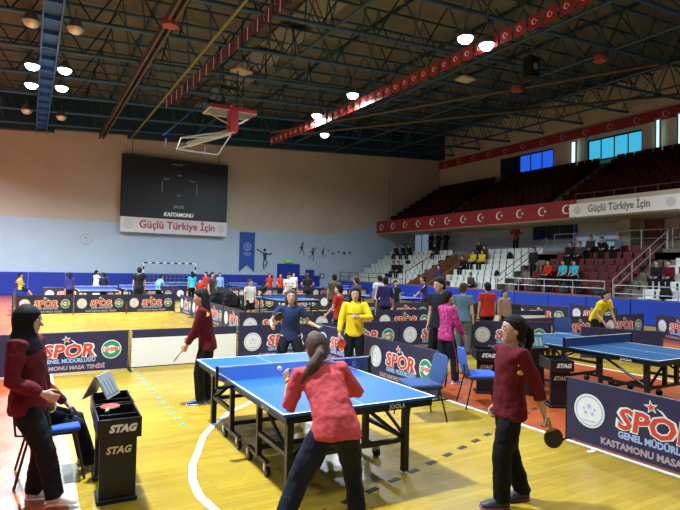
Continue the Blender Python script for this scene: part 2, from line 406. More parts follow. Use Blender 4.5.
def star_poly(r, n=5, rot=90, k=.4): return [(cos(radians(rot+i*180/n))*r*(1 if i % 2 == 0 else k), sin(radians(rot+i*180/n))*r*(1 if i % 2 == 0 else k)) for i in range(2*n)]
def crescent_poly(R, open_=.82, off=.28, n=14):
    # outer arc and inner arc
    P = []; a0 = radians(42)
    for i in range(n+1):
        a = a0+(2*pi-2*a0)*i/n; P.append((R*cos(a), R*sin(a)))
    r2_ = R*.8; cx = R*.22
    e = P[-1]; b0 = atan2(P[0][1], P[0][0]-cx)
    for i in range(1, n):
        a = (2*pi-b0)-(2*pi-2*b0)*i/n; P.append((cx+r2_*cos(a), r2_*sin(a)))
    return P
def crescent_star(parent, M, R, mt=None):
    b = MB(); b.prism(crescent_poly(R), .01, M); b.prism(star_poly(R*.42, rot=180), .01, M @ Matrix.Translation((R*.85, 0, 0)))
    return b.build('crescent_and_star', mt or M_whp, parent, smooth=False)
# round emblem: pale disc with ring and a small rising figure
def emblem(name, parent, M, r, ring=M_bluep, disc=M_whp, seg=28):
    e = MB().lathe([(r, 0), (r, .004)], seg, M).build(name, disc, parent, smooth=False)
    b = MB(); R = [[V((q*cos(2*pi*k/seg), q*sin(2*pi*k/seg), .0055)) for k in range(seg)] for q in (r*.90, r*.82)]
    b.rings([[M @ p for p in q] for q in R], False)
    for a, d, s in ((90, .28, .16), (210, .25, .12), (330, .25, .12), (160, .38, .08), (20, .38, .08)):
        b.prism(star_poly(r*s*1.4, 5, a), .006, M @ MT(cos(radians(a))*r*d, sin(radians(a))*r*d, 0))
    b.prism([(-r*.5, -r*.55), (r*.5, -r*.55), (r*.35, -r*.62), (-r*.35, -r*.62)], .006, M)
    b.build('emblem_mark', ring, e, smooth=False)
    return e

# scoreboard
r = empty('scoreboard', (4.72, WY-.45, 3.86)); tag(r, 'huge black electronic scoreboard high on the far wall', 'scoreboard')
W = 6.62
MB().box(0, W, 0, .35, .95, 4.75).build('board', M_score, r, bevel=.03)
b = MB()
for i in range(1, 6): b.box(W*i/6-.008, W*i/6+.008, -.006, 0, .97, 4.73)
b.build('panel_joint', M_black, r, smooth=False)
MB().box(-.0, W, -.05, .3, 0, .93).build('slogan_panel', mat('slogan_white', (.72, .70, .70), .6), r)
text('slogan_lettering', 'Güçlü Türkiye İçin', .66, mat('slogan_red', (.42, .04, .07), .5), r, FACE(W*.52, -.06, .50), bold=.016, width=4.7)
text('place_lettering', 'KASTAMONU', .34, mat('led_white', (.7, .75, .75), .5, emit=.25), r, FACE(W*.52, -.01, 1.22), bold=.012, shear=.2, width=1.85)
M_led = mat('dim_label_white', (.32, .36, .38), .5, emit=.05)
for (t, x, z, s) in (('MOLALAR', .50, 4.42, .14), ('SÜRE', .52, 3.75, .13), ('FAUL', .40, 3.45, .16), ('FAUL', .64, 3.45, .16), ('SET', .52, 2.45, .13), ('SKOR', .52, 1.72, .26)):
    text('label_lettering', t, s, M_led, r, FACE(W*x, -.01, z), bold=.002)
b = MB()
for xx in (.36, .69):
    for k in range(6): b.box(W*xx-.02, W*xx+.02, -.012, 0, 2.6+k*.12, 2.68+k*.12)
b.build('indicator_lamp', M_led, r, smooth=False)
emblem('slogan_emblem', r, FACE(.45, -.055, .48), .30, ring=mat('grey_print', (.4, .4, .45), .5), disc=mat('offwhite', (.68, .67, .68), .6))
emblem('slogan_emblem', r, FACE(W-.40, -.055, .48), .26, ring=mat('grey_print2', (.5, .3, .3), .5), disc=mat('offwhite2', (.68, .67, .68), .6))
b = MB(); b.tube([(.6, .2, 4.75), (.6, .2, 5.7)], .02, 5); b.tube([(W-.6, .2, 4.75), (W-.6, .2, 6.0)], .02, 5); b.build('hanging_cable', M_blackm, r)
# wall emblem
e = emblem('wall_emblem', None, FACE(2.9, WY-.01, 3.3), .36, ring=mat('emblem_blue', (.16, .25, .45), .6), disc=mat('emblem_pale', (.44, .52, .60), .8)); tag(e, 'faint round blue emblem painted on the pale blue far wall', 'emblem')
# long blue banner
r = empty('hanging_banner', (12.42, WY-.05, 1.52)); tag(r, 'long blue swallow-tailed banner with round emblem on the far wall', 'banner')
MB().prism([(0, 0), (.55, .5), (1.1, 0), (1.1, 2.73), (0, 2.73)], .02, Matrix.Translation((0, 0, 0)) @ Matrix.Rotation(radians(90), 4, 'X')).build('cloth', mat('banner_blue', (.02, .07, .36), .7), r, smooth=False)
MB().tube([(-.05, 0, 2.73), (1.15, 0, 2.73)], .025, 6).build('rod', M_metal, r)
emblem('banner_emblem', r, FACE(.55, -.03, 1.75), .30, ring=mat('bpale', (.55, .65, .85), .5), disc=mat('banner_disc', (.04, .11, .42), .6))
text('banner_lettering', 'GENÇLİK\nve SPOR', .13, mat('bpale2', (.55, .65, .85), .5), r, FACE(.55, -.03, 1.22))
# athletes silhouettes painted on the wall
def silhouette(x, z, s, kind, lab):
    M = Matrix.Translation((x, WY-.004, z)) @ Matrix.Rotation(radians(90), 4, 'X') @ Matrix.Scale(s, 4)
    b = MB()
    def limb(pts, w0, w1):
        for (a, c) in zip(pts[:-1], pts[1:]):
            a = V(a); c = V(c); d = (c-a).normalized(); n = V((-d.y, d.x))
            b.prism([tuple(a+n*w0), tuple(c+n*w1), tuple(c-n*w1), tuple(a-n*w0)][::-1], .004, M)
    limb([(0, .9), (.02, .45)], .15, .11)
    b.prism([(cos(2*pi*k/10)*.11, 1.08+sin(2*pi*k/10)*.12) for k in range(10)], .004, M)
    P = {0: ([(.1, .85), (.35, .75), (.55, .9)], [(-.1, .85), (-.38, 1.0), (-.62, 1.15)], [(.05, .45), (.2, .2), (.05, -.1)], [(-.02, .45), (-.1, .1), (-.02, -.3)]),
         1: ([(.1, .85), (.15, 1.15), (.1, 1.45)], [(-.1, .85), (-.25, .6), (-.1, .5)], [(.05, .45), (.25, .15), (.3, -.25)], [(-.02, .45), (-.2, .15), (-.35, -.1)]),
         2: ([(.1, .85), (.3, 1.0), (.4, 1.3)], [(-.1, .85), (-.3, .7), (-.2, .5)], [(.05, .45), (.1, .1), (.0, -.3)], [(-.02, .45), (-.25, .2), (-.5, .0)])}[kind]
    for q in P: limb(q, .05, .04)
    o = b.build('wall_silhouette', mat('silhouette_black', (.03, .035, .05), .8) if 'silhouette_black' not in bpy.data.materials else bpy.data.materials['silhouette_black'], smooth=False)
    tag(o, lab, 'wall painting', 'painted athlete silhouettes')
silhouette(14.3, 2.0, 1.0, 0, 'largest black painted athlete with a racket, beside the blue banner')
silhouette(17.2, 2.95, .62, 1, 'painted black silhouette of an athlete reaching up, right of the exit sign')
silhouette(18.1, 2.6, .66, 2, 'painted black silhouette of an athlete leaning, in the middle of the mural')
silhouette(18.95, 2.75, .5, 1, 'painted small black silhouette of a running athlete near the stand')
b = MB()
for i, (x, z, rr) in enumerate([(19.4, 3.2, .07), (19.8, 3.0, .1), (20.3, 3.15, .08), (20.8, 3.05, .12), (21.3, 3.1, .09), (19.6, 3.4, .05)]):
    b.prism([(cos(2*pi*k/7)*rr*(1.4 if k % 2 else .8), sin(2*pi*k/7)*rr) for k in range(7)], .004, Matrix.Translation((x, WY-.004, z)) @ Matrix.Rotation(radians(90), 4, 'X'))
tag(b.build('wall_silhouette', bpy.data.materials['silhouette_black'], smooth=False), 'scatter of small black painted splashes trailing off the mural', 'wall painting', 'painted athlete silhouettes')

# handball goal
r = empty('handball_goal', (5.95, 33.4, 0)); tag(r, 'black and white striped handball goal against the far wall', 'goal')
for (a, c, nm) in (((0, 0, 0), (0, 0, 2.0), 'post'), ((3.1, 0, 0), (3.1, 0, 2.0), 'post'), ((0, 0, 2.0), (3.1, 0, 2.0), 'crossbar')):
    a = V(a); c = V(c); n = 10 if nm == 'post' else 14
    o = MB().tube([a, c], .045, 6).build(nm, M_whp, r)
    b = MB()
    for i in range(0, n, 2):
        b.tube([a.lerp(c, i/n), a.lerp(c, (i+1)/n)], .047, 6)
    b.build('stripe', M_black, o)
b = MB()
for i in range(13): b.tube([(i*3.1/12, 0, 2.0), (i*3.1/12, .8, 1.7), (i*3.1/12, 1.1, .05)], .006, 4, False)
for k in range(8): b.tube([(0, .8+k*.04, 1.7-k*.22), (3.1, .8+k*.04, 1.7-k*.22)], .006, 4, False)
b.build('net', mat('net_cord', (.45, .48, .5), .8), r)

# folded ceiling-hung basketball hoop
r = empty('basketball_hoop', (6.75, 20.2, 8.0)); tag(r, 'ceiling hung basketball hoop folded up, white frame and red backboard pad', 'basketball hoop')
M_wf = mat('white_frame', (.55, .56, .56), .5); M_rf = mat('red_pad', (.38, .02, .03), .5)
MB().box(-.92, .92, -.25, .8, .02, .06).build('backboard', mat('smoked_glass', (.15, .17, .19), .3), r)
b = MB(); b.tube([(-.92, -.25, .0), (.92, -.25, .0), (.92, .8, .0), (-.92, .8, .0), (-.92, -.25, 0)], .04, 6); b.build('backboard_frame', M_wf, r)
MB().box(-.92, .92, -.29, -.23, -.02, .12).build('edge_pad', M_rf, r)
MB().box(-.17, .15, -.35, .1, -.85, .1).build('support_block', M_rf, r)
b = MB(); b.tube([(-.85, .5, 0), (-.35, .2, -.35), (-.1, .0, -.5)], .035, 6); b.tube([(.85, .5, 0), (.5, .2, -.3), (.12, .0, -.5)], .035, 6); b.build('brace', M_wf, r)
b = MB(); b.tube([(0, -.1, -.75), (-.9, .2, -1.15), (-1.6, .4, -1.45)], .11, 8); b.build('main_arm', M_wf, r)
b = MB()
b.tube([(0, 0, -.75), (-2.0, -.2, -1.35), (-2.1, 0, -1.75), (-.5, .1, -1.75), (0, .1, -.9)], .03, 6)
b.tube([(-2.0, -.2, -1.35), (-.6, -.3, -1.15), (0, -.3, -.85)], .03, 6); b.tube([(-2.1, .0, -1.75), (-.9, -.2, -1.3), (-.1, -.2, -.95)], .03, 6)
b.build('fold_frame', M_wf, r)
b = MB(); b.tube([(-2.4, .5, -1.3), (-2.4, .5, -1.65), (-.9, .5, -1.8), (-.9, .5, -1.4)], .02, 5); b.tube([(-2.5, .5, -1.2), (-.6, .5, .8)], .03, 5); b.build('hanger_rod', M_girder, r)
b = MB(); b.tube([(-.3, .3, .06), (-.3, .3, 1.8)], .03, 5); b.tube([(.3, .3, .06), (.3, .3, 1.8)], .03, 5); b.build('suspension_rod', M_truss, r)
R = [(.23*cos(2*pi*k/20), -.55+.23*sin(2*pi*k/20), .1) for k in range(21)]
MB().tube(R, .012, 5).build('rim', M_rf, r)

# flag lines
def flag_line(P0, P1, n, sag, mat_flag, fw_, fh, lab, grp, emb=True):
    P0 = V(P0); P1 = V(P1); d = (P1-P0).normalized()
    def at(t): p = P0.lerp(P1, t); p.z -= sag*4*t*(1-t); return p
    c = MB(); c.tube([at(i/16) for i in range(17)], .012, 4); o = c.build('garland_string', M_blackm); tag(o, 'thin dark string carrying '+lab, 'string')
    proto = None
    yaw = math.degrees(atan2(d.y, d.x))
    for i in range(n):
        p = at((i+.5)/n)
        if proto is None:
            proto = empty('hanging_flag', (0, 0, 0))
            b = MB(); k = 4
            b.prism([(-fw_/2, 0), (-fw_/2, -fh), (0, -fh*1.02), (fw_/2, -fh), (fw_/2, 0)], .008, MT(0, .004, 0, 0, 90)); b.build('cloth', mat_flag, proto, smooth=False)
            if emb == 2:
                MB().box(-.05, .0, -.005, .009, -fh, 0).build('white_stripe', M_whp, proto, smooth=False)
            elif emb:
                for s_ in (0, 180):
                    crescent_star(proto, Matrix.Rotation(radians(s_), 4, 'Z') @ MT(-.02, -.006, -fh*.5, 0, 90), fh*.2)
            f = proto
        else: f = copy_tree(proto)
        f.location = p; f.rotation_euler = (0, 0, radians(yaw+random.uniform(-6, 6)))
        tag(f, 'small flag hanging on '+lab, 'flag', grp)
flag_line((11.0, 26.5, 8.85), (12.6, 6.5, 9.55), 40, .15, M_redflag, .42, .42, 'the red flag line across the middle of the roof', 'flags of the middle roof line')
M_flag2 = mat('dark_maroon_flag', (.10, .02, .04), .7)
def flag2(): pass
flag_line((4.95, 24, 9.15), (5.75, 10.5, 9.2), 19, .05, M_flag2, .55, .42, 'the dark flag line beside the yellow pipe', 'flags of the left roof line', 2)

# ------------------------------------------------------------------ lower stand
DX, DZ, FX, FZ = .6, .33, 20.75, .62
def terrace(y0, y1, rows=7, name='terrace', x0=FX):
    b = MB()
    for k in range(rows):
        b.box(x0+k*DX, 24.95, y0, y1, (FZ+(k-1)*DZ if k else 0), FZ+k*DZ)
    struct(b.build(name, M_conc, smooth=False))
terrace(26.9, 34.85, 8); terrace(19.4, 24.9, 8); terrace(13.2, 19.3, 8); terrace(-5.9, 13.1, 8)
slab('floor_walkway', 24.9, 27, -6, WY, 2.95, 3.12, M_conc)
slab('wall_stand_front_a', 20.3, 20.42, 13.0, WY, 0, 1.02, M_brick)
slab('wall_stand_front_b', 20.3, 20.42, -6, 13.0, 0, .80, M_brick)
for nm, yy in (('wall_vomitory_left', 26.88), ('wall_vomitory_right', 25.03)):
    b = MB(); b.prism([(20.45, 0), (24.9, 0), (24.9, 3.0), (24.5, 3.0), (20.45, .95)], .12, Matrix.Translation((0, yy, 0)) @ Matrix.Rotation(radians(90), 4, 'X')); struct(b.build(nm, M_brick, smooth=False))
slab('wall_vomitory_end', 24.8, 24.9, 25.04, 26.75, 0, 3.0, M_brick)
slab('wall_stand_divider', 20.45, 24.9, 13.05, 13.15, .5, 1.0, M_brick)
pad2 = None; y = 33.0
while y > -3:
    if pad2 is None: pad2 = MB().box(-.12, 0, .01, 1.88, .03, .96).build('wall_pad', mat('bright_blue_vinyl_pad', (.012, .055, .50), .45), bevel=.02); o = pad2
    else: o = copy_tree(pad2)
    o.location = (20.28, y, 0); y -= 1.9
    tag(o, 'bright blue padded panel along the foot of the spectator stand', 'wall pad', 'blue pads at the foot of the stand')
# seats
def seat_proto(mt):
    b = MB()
    # facing -X ; origin at tread
    prof = [(-.20, .40), (-.21, .36), (.16, .33), (.19, .36), (.18, .40)]
    b.box(-.21, .19, -.22, .22, .34, .41)
    s = b.build('stadium_seat', mt, bevel=.03)
    c = MB(); c.box(.15, .22, -.22, .22, .36, .74); k = c.build('backrest', mt, s, bevel=.035)
    return s
def seat_rows(y0, y1, rows, mt, label, group, skip=lambda k, y: False, cat='seat', first=0, sy=.50):
    P = None
    for k in range(first, rows):
        y = y0+.27
        while y < y1-.2:
            if not skip(k, y):
                if P is None: P = seat_proto(mt); o = P
                else: o = copy_tree(P)
                o.location = (FX+k*DX+.33, y, FZ+k*DZ-.02)
                o['_'] = 0; del o['_']
                tag(o, label, cat, group)
            y += sy
seat_rows(27.3, 34.6, 7, M_seatw, 'white plastic stadium seat in the far block beside the corner', 'white seats of the far block', lambda k, y: abs(y-30.6) < .35 and k < 5, sy=.52)
seat_rows(19.9, 24.7, 7, M_seatw, 'white plastic stadium seat in the block between stairs and brown wall', 'white seats of the middle block', lambda k, y: k == 0 and y > 23.3, sy=.52)
seat_rows(13.4, 18.9, 7, M_seatr, 'dark red plastic stadium seat in the block under the white slogan', 'red seats of the lower stand', lambda k, y: k == 1 and y > 15.5, sy=.52)
seat_rows(7.6, 12.6, 7, M_seatw, 'white plastic stadium seat in the block nearest the camera', 'white seats of the near block', lambda k, y: y < 11-k*.2-1.7, sy=.52)

# rails of the stand
def rail(name, pts, label, h=.95, bars=(.5, .95), step=1.2, mt=M_alum, group=None):
    r = empty(name, pts[0]); o0 = V(pts[0]); tag(r, label, 'railing', group)
    for hh in bars:
        MB().tube([V(p)-o0+V((0, 0, hh)) for p in pts], .022, 6).build('rail_bar', mt, r)
    for a, c in zip(pts[:-1], pts[1:]):
        a = V(a); c = V(c); n = max(1, int((c-a).length/step))
        for i in range(n+1):
            p = a.lerp(c, i/n)-o0
            MB().tube([p, p+V((0, 0, h))], .022, 6).build('post', mt, r)
rail('hand_railing', [(20.36, 13.3, 1.02), (20.36, 19.2, 1.02)], 'metal railing along the front of the red seat block', h=.6, bars=(.3, .6))
rail('hand_railing', [(20.36, 5.5, .8), (20.36, 12.9, .8)], 'metal railing before the white seats of the near block', h=.68, bars=(.35, .68))
rail('hand_railing', [(20.36, 26.9, 1.02), (20.36, 34.7, 1.02)], 'thin dark railing along the front of the far white seat block', h=.6, bars=(.3, .6), mt=M_blackm)
rail('stair_railing', [(20.6, 19.4, .9), (24.6, 19.5, 3.1)], 'sloping stair railing between white seats and red seats', h=.75, bars=(.4, .75))
rail('stair_railing', [(20.6, 13.1, .9), (24.6, 13.1, 3.1)], 'sloping stair railing between red seats and the near white seats', h=.8, bars=(.4, .8))
rail('stair_railing', [(20.6, 26.9, 1.0), (24.6, 26.9, 3.1)], 'dark sloping railing on top of the brown side wall', h=.8, bars=(.8,), mt=M_blackm)
rail('walkway_railing', [(24.85, 19.2, 3.12), (24.85, 13.2, 3.12)], 'metal railing on the walkway behind the red seats', h=.9, bars=(.5, .9))
rail('walkway_railing', [(24.85, 27.3, 3.12), (24.85, 24.9, 3.12)], 'close barred grey railing on the walkway above the brown opening', h=1.0, bars=(.1, 1.0), step=.16, mt=M_metal)
rail('walkway_railing', [(24.85, 13.0, 3.12), (24.85, 6, 3.12)], 'metal railing on the walkway behind the near white seats', h=.9, bars=(.5, .9))
# back wall of the stand: windows and door
def wall_window(name, y0, y1, z0, z1, x, glass, frame, n=2):
    r = empty(name, (x, y0, z0)); r['kind'] = 'structure'; W_ = y1-y0; H_ = z1-z0
    MB().box(-.02, 0, 0, W_, 0, H_).build('pane', glass, r)
    b = MB(); t = .05
    b.box(-.06, -.02, -t, t, -t, H_+t); b.box(-.06, -.02, W_-t, W_+t, -t, H_+t); b.box(-.06, -.02, t, W_-t, -t, t); b.box(-.06, -.02, t, W_-t, H_-t, H_+t)
    for i in range(1, n): b.box(-.055, -.02, W_*i/n-t*.6, W_*i/n+t*.6, t, H_-t)
    b.build('window_frame', frame, r, smooth=False)
wall_window('window_1', 19.5, 22.3, 3.95, 4.85, 26.95, M_glassd, M_pad, 3)
wall_window('window_2', 16.8, 19.3, 3.15, 4.0, 26.9, M_glassb, M_alum, 3)
wall_window('window_3', 32.2, 34.0, 3.3, 4.75, 26.9, M_glassb, mat('blue_frame', (.03, .10, .35), .5), 2)
slab('wall_pillar', 26.2, 26.95, 15.75, 16.35, 3.1, 5.2, M_cream); slab('wall_pillar_near', 26.3, 26.95, 12.6, 13.3, 3.1, 5.2, M_cream)
slab('wall_blue_return', 26.85, 26.95, 19.3, 19.5, 3.1, 4.9, M_pad)
r = empty('door_3', (26.95, 14.5, 3.12)); r['kind'] = 'structure'
MB().box(-.05, 0, 0, .95, 0, 1.95).build('door_leaf', M_wood, r); MB().box(-.1, -.05, .08, .12, .9, 1.05).build('door_handle', M_metal, r)

# ------------------------------------------------------------------ upper stand
UX, UZ, UN = 24.05, 5.35, 10
udx, udz = (30.15-UX)/UN, .35
b = MB()
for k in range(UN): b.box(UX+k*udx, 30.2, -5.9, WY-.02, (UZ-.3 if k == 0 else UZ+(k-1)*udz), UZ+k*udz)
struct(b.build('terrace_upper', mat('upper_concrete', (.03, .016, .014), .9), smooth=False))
slab('floor_upper_slab', 23.9, 30.2, -5.95, WY-.01, 4.72, 5.06, M_cream)
struct(MB().box(23.72, 23.9, -5.9, WY-.01, 4.68, 5.62).build('wall_balcony_front', M_cream, smooth=False))
cnt = 0; P = None; rest = MB()
cand = []
for k in range(UN-1):
    y = 33.9
    while y > 5.5:
        if abs((y-11.0-k*.0)) > .5 and abs(y-19.0) > .5 and abs(y-27.2) > .5: cand.append((k, y))
        y -= .52
cand.sort(key=lambda q: (UX+q[0]*udx)**2+q[1]**2)
for i, (k, y) in enumerate(cand):
    X, Z = UX+k*udx+.34, UZ+k*udz
    if i < 290:
        if P is None:
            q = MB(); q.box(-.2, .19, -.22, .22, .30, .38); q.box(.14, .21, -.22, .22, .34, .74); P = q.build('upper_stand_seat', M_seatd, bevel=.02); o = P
        else: o = P.copy(); C.objects.link(o)
        o.location = (X, y, Z); tag(o, 'red plastic seat, coloured dark for shade, high in the unlit upper stand', 'seat', 'shaded red seats of the upper stand')
    else:
        rest.box(X-.2, X+.19, y-.22, y+.22, Z+.30, Z+.38); rest.box(X+.14, X+.21, y-.22, y+.22, Z+.34, Z+.74)
o = rest.build('upper_stand_seats_beyond', M_seatd, smooth=False); tag(o, 'red seats, coloured dark for shade, filling the far end of the upper stand', 'seats', 'shaded red seats of the upper stand', 'stuff')
# stairs of upper stand
M_st = mat('upper_stair', (.09, .06, .045), .85)
for y in (11.0, 19.0, 27.2):
    b = MB()
    for k in range(UN*2-2): b.box(UX+k*udx/2, UX+(k+1)*udx/2+.02, y-.35, y+.35, UZ+(k-2)*udz/2, UZ+(k+.6)*udz/2)
    struct(b.build('stairs_upper', M_st, smooth=False))
# red flag banner on the balcony
r = empty('flag_banner', (23.70, WY-.1, 4.72)); tag(r, 'long red banner of crescents and stars hung along the upper balcony', 'banner')
MB().box(-.03, 0, -17.75, 0, 0, .92).build('cloth', M_redflag, r)
for i in range(12):
    crescent_star(r, MT(-.035, -.7-i*1.5, .46, -90, 90), .24)
r = empty('flag_banner', (23.70, 12.0, 4.72)); tag(r, 'short red crescent banner on the balcony right of the slogan panel', 'banner')
MB().box(-.03, 0, -6, 0, .0, .92).build('cloth', M_redflag, r)
for i in range(4): crescent_star(r, MT(-.035, -.6-i*1.5, .5, -90, 90), .24)
r = empty('slogan_panel', (23.62, 17.35, 4.74)); tag(r, 'white slogan panel on the balcony front above the red seats', 'sign')
MB().box(-.05, 0, -5.3, 0, 0, .66).build('panel', mat('panel_white', (.86, .86, .85), .6), r)
text('slogan_lettering', 'Güçlü Türkiye İçin', .50, mat('slogan_grey', (.20, .17, .17), .6), r, MT(-.055, -2.55, .35, -90, 90), bold=.012, width=3.0)
emblem('slogan_emblem', r, MT(-.052, -.45, .33, -90, 90), .2, ring=mat('grey3', (.45, .5, .55), .6), disc=mat('pw3', (.68, .68, .67), .6))
emblem('slogan_emblem', r, MT(-.052, -4.95, .33, -90, 90), .2, ring=bpy.data.materials['grey3'], disc=bpy.data.materials['pw3'])
rail('balcony_railing', [(24.0, 17.3, 5.4), (24.0, 6, 5.4)], 'dark railing above the slogan panel on the upper balcony', h=.55, bars=(.55,), mt=M_rust, step=1.0)
# upper flag banner
r = empty('flag_banner', (29.82, WY-.3, 10.45)); tag(r, 'dark red crescent banner high under the roof above the windows', 'banner')
MB().box(-.03, 0, -29, 0, 0, .62).build('cloth', M_redflag, r)
for i in range(16): crescent_star(r, MT(-.035, -.8-i*1.62, .30, -90, 90), .19, mat('dim_flag_white', (.45, .32, .32), .7) if i == 0 else bpy.data.materials['dim_flag_white'])
# upper windows
wall_window('window_4', 23.35, 26.2, 8.9, 10.2, 30.1, M_win1, M_blackm, 3)
wall_window('window_5', 26.3, 27.9, 8.9, 10.2, 30.12, M_glassd, M_blackm, 1)
wall_window('window_6', 17.4, 20.8, 8.9, 10.2, 30.1, M_win2, M_blackm, 4)
wall_window('window_7', 21.4, 21.75, 8.9, 10.3, 29.7, M_win3, M_alum, 1)
wall_window('window_8', 16.2, 16.45, 8.9, 10.5, 29.7, M_win3, M_alum, 1)
wall_window('window_9', 15.0, 15.35, 8.9, 10.6, 29.8, M_win3, M_alum, 1)
for (y0, y1) in ((20.9, 21.35), (21.8, 23.2), (16.5, 17.3), (15.45, 16.1)):
    slab('wall_upper_bay', 29.85, 30.2, y0, y1, 8.5, 11, M_cream)
slab('wall_upper_box', 29.9, 30.2, 27.95, 28.3, 8.5, 10.3, M_cream)

# ------------------------------------------------------------------ playing court barriers
BH, BL = .72, 2.0
M_or = mat('logo_orange_edge', (.75, .32, .28), .5)
def spor_art(c, z0=0):
    emblem('round_emblem', c, FACE(.30, -.014, .40), .185)
    text('logo_outline', 'SPOR', .30, M_whp, c, FACE(1.02, -.0135, .40), .001, .022, .12, .80)
    text('logo_lettering', 'SPOR', .30, M_red, c, FACE(1.02, -.0165, .40), .001, .008, .12, .77)
    text('subtitle_lettering', 'GENEL MÜDÜRLÜĞÜ', .095, M_bluep, c, FACE(1.04, -.0145, .235), .001, .004, 0, .80)
    text('place_lettering', 'KASTAMONU MASA TENİSİ', .095, mat_pl, c, FACE(1.02, -.0145, .115), .001, .004, 0, 1.15)
    b = MB(); b.prism(star_poly(.075, 5, 100), .003, FACE(.98, -.0135, .60)); b.prism([(0, 0), (.06, -.02), (.13, -.09), (.17, -.17), (.11, -.09), (.05, -.035)], .003, FACE(1.03, -.0135, .60))
    st = b.build('logo_star', M_whp, c, smooth=False)
    MB().prism(star_poly(.045, 5, 100), .003, FACE(.98, -.0165, .60)).build('logo_star_core', M_red, st, smooth=False)
    g = MB().lathe([(.165, 0), (.165, .003)], 28, FACE(1.70, -.0135, .40)).build('green_emblem', M_whp, c, smooth=False)
    b = MB(); R = [[V((q*cos(2*pi*k/28), q*sin(2*pi*k/28), .004)) for k in range(28)] for q in (.150, .075)]
    F = FACE(1.70, -.0135, .40); b.rings([[F @ p for p in q] for q in R], False); b.build('emblem_mark', M_green, g, smooth=False)
    MB().prism([(-.13, -.035), (.13, -.02), (.13, .04), (-.13, .05)], .006, F).build('emblem_band', M_whp, g, smooth=False)
    text('emblem_lettering', 'GHSM', .085, M_red, g, FACE(1.70, -.021, .405), .001, .003)
mat_pl = mat('place_print', (.42, .33, .38), .5)
def make_barrier(cloth, art=True, L=BL, white=False):
    r = empty('court_barrier')
    if white:
        MB().box(.02, L-.02, -.012, .012, .06, .58).build('panel', M_white, r)
        MB().box(.02, L-.02, -.012, .012, .58, BH).build('cloth_band', cloth, r)
    else:
        c = MB().box(.015, L-.015, -.012, .012, .04, BH).build('cloth', cloth, r)
        if art: spor_art(c)
    b = MB(); b.tube([(.0, 0, .0), (.0, 0, BH), (L, 0, BH), (L, 0, 0)], .012, 6); b.tube([(0, 0, .05), (L, 0, .05)], .01, 6); b.build('frame', M_blackm, r)
    for x in (0, L):
        b = MB(); b.tube([(x, -.17, .01), (x, .17, .01)], .012, 6); b.build('foot', M_blackm, r)
    return r
PB = {}
def barrier(x, y, ang, kind, label, group=None, L=BL, scale=1):
    key = kind
    if key not in PB:
        PB[key] = {'navy': lambda: make_barrier(M_navy), 'plum': lambda: make_barrier(M_brnv), 'white': lambda: make_barrier(M_navy, white=True),
                   'plain': lambda: make_barrier(M_navy, False)}[kind](); o = PB[key]
    else: o = copy_tree(PB[key])
    o.location = (x, y, 0); o.rotation_euler = (0, 0, radians(ang)); o.scale = (scale, 1, 1)
    if label: tag(o, label, 'barrier', group)
    return o
barrier(-.38, 10.25, 0, 'navy', 'navy barrier with red logo and green emblem behind the woman in the headscarf')
barrier(1.64, 10.22, 0, 'white', 'white barrier panel with navy top band behind the near court', scale=1.0)
barrier(3.66, 10.2, 0, 'navy', 'navy barrier with round white emblem behind the far end of the bright blue table')
barrier(5.38, 10.1, -90, 'navy', 'navy side barrier directly behind the girl in yellow')
barrier(5.33, 8.06, -91, 'navy', 'navy side barrier with red logo right of the blue table, ending at the blue chair')
barrier(5.45, 4.02, -90, 'navy', 'large navy barrier with white emblem cut by the right edge of the picture')
barrier(5.5, 10.15, -4, 'navy', 'navy barrier behind the girl in yellow, left of the white emblem pair')
barrier(7.50, 10.02, -6, 'navy', 'navy barrier with red logo behind the tall man in black')
barrier(9.25, 9.5, -27, 'navy', 'navy barrier slanting behind the head of the girl at the right')
for i, (x, y, a, lab) in enumerate([(10.3, 9.45, 0, 'plum barrier behind the far corner of the dark blue table'), (12.33, 9.43, 0, 'plum barrier behind the bending man in yellow'),
                                    (14.36, 9.4, 0, 'plum barrier just left of the corner at the right side'), (16.62, 9.15, -118, 'plum barrier leading from the right corner to the picture edge')]):
    barrier(x, y, a, 'plum', lab)
barrier(10.77, 7.6, -54, 'plain', 'short plain dark barrier close behind the net of the dark blue table', scale=.8)
for i, (x, y) in enumerate([(4.72, 13.15), (6.75, 13.0), (8.78, 12.85)]):
    barrier(x, y, -4, 'navy', ('navy barrier over the head of the woman in blue, left one of its row', 'navy barrier over the table net, middle one of its row', 'navy barrier behind the girl in red, right one of its row')[i])
for i in range(3):
    barrier(-.35+i*1.84, 22.0, 0, 'navy', ('leftmost navy barrier of the far row with twin emblems', 'middle navy barrier of the far row before the white and black players', 'third navy barrier of the far row, before the goal')[i], scale=.92)
for i in range(4):
    barrier(5.3-.07*i, 21.6-i*2.03, -92, 'plum', 'plum side barrier in the row running behind the maroon clad helper', 'plum side barriers of the left rear court')
for i in range(3):
    barrier(-.45, 28.2-i*2.03, -90, 'plain', 'dark side barrier at the far left seen edge on', 'dark side barriers at the far left')
for i in range(9):
    barrier(.6+i*2.03, 28.6, 0, 'plum', 'plum barrier in the rearmost row before the far wall', 'plum barriers of the rearmost row')
for i in range(3):
    barrier(7.1+i*2.03, 20.9, -2, 'plum', ('plum barrier behind the girl in a white shirt and black shorts', 'plum barrier below the player in white holding a phone', 'plum barrier with twin emblems left of the boy in brown')[i])
for i, (x, y) in enumerate([(8.9, 16.0), (10.9, 15.65), (12.9, 15.3)]):
    barrier(x, y, -9, 'plum', ('plum barrier behind the dark jackets on the chair', 'plum barrier left of the tall man in black', 'plum barrier behind the tall man in black and the pink jacket')[i])
barrier(12.4, 11.8, -20, 'white', 'white barrier seen between the grey clad person and the red shirt', scale=.9)
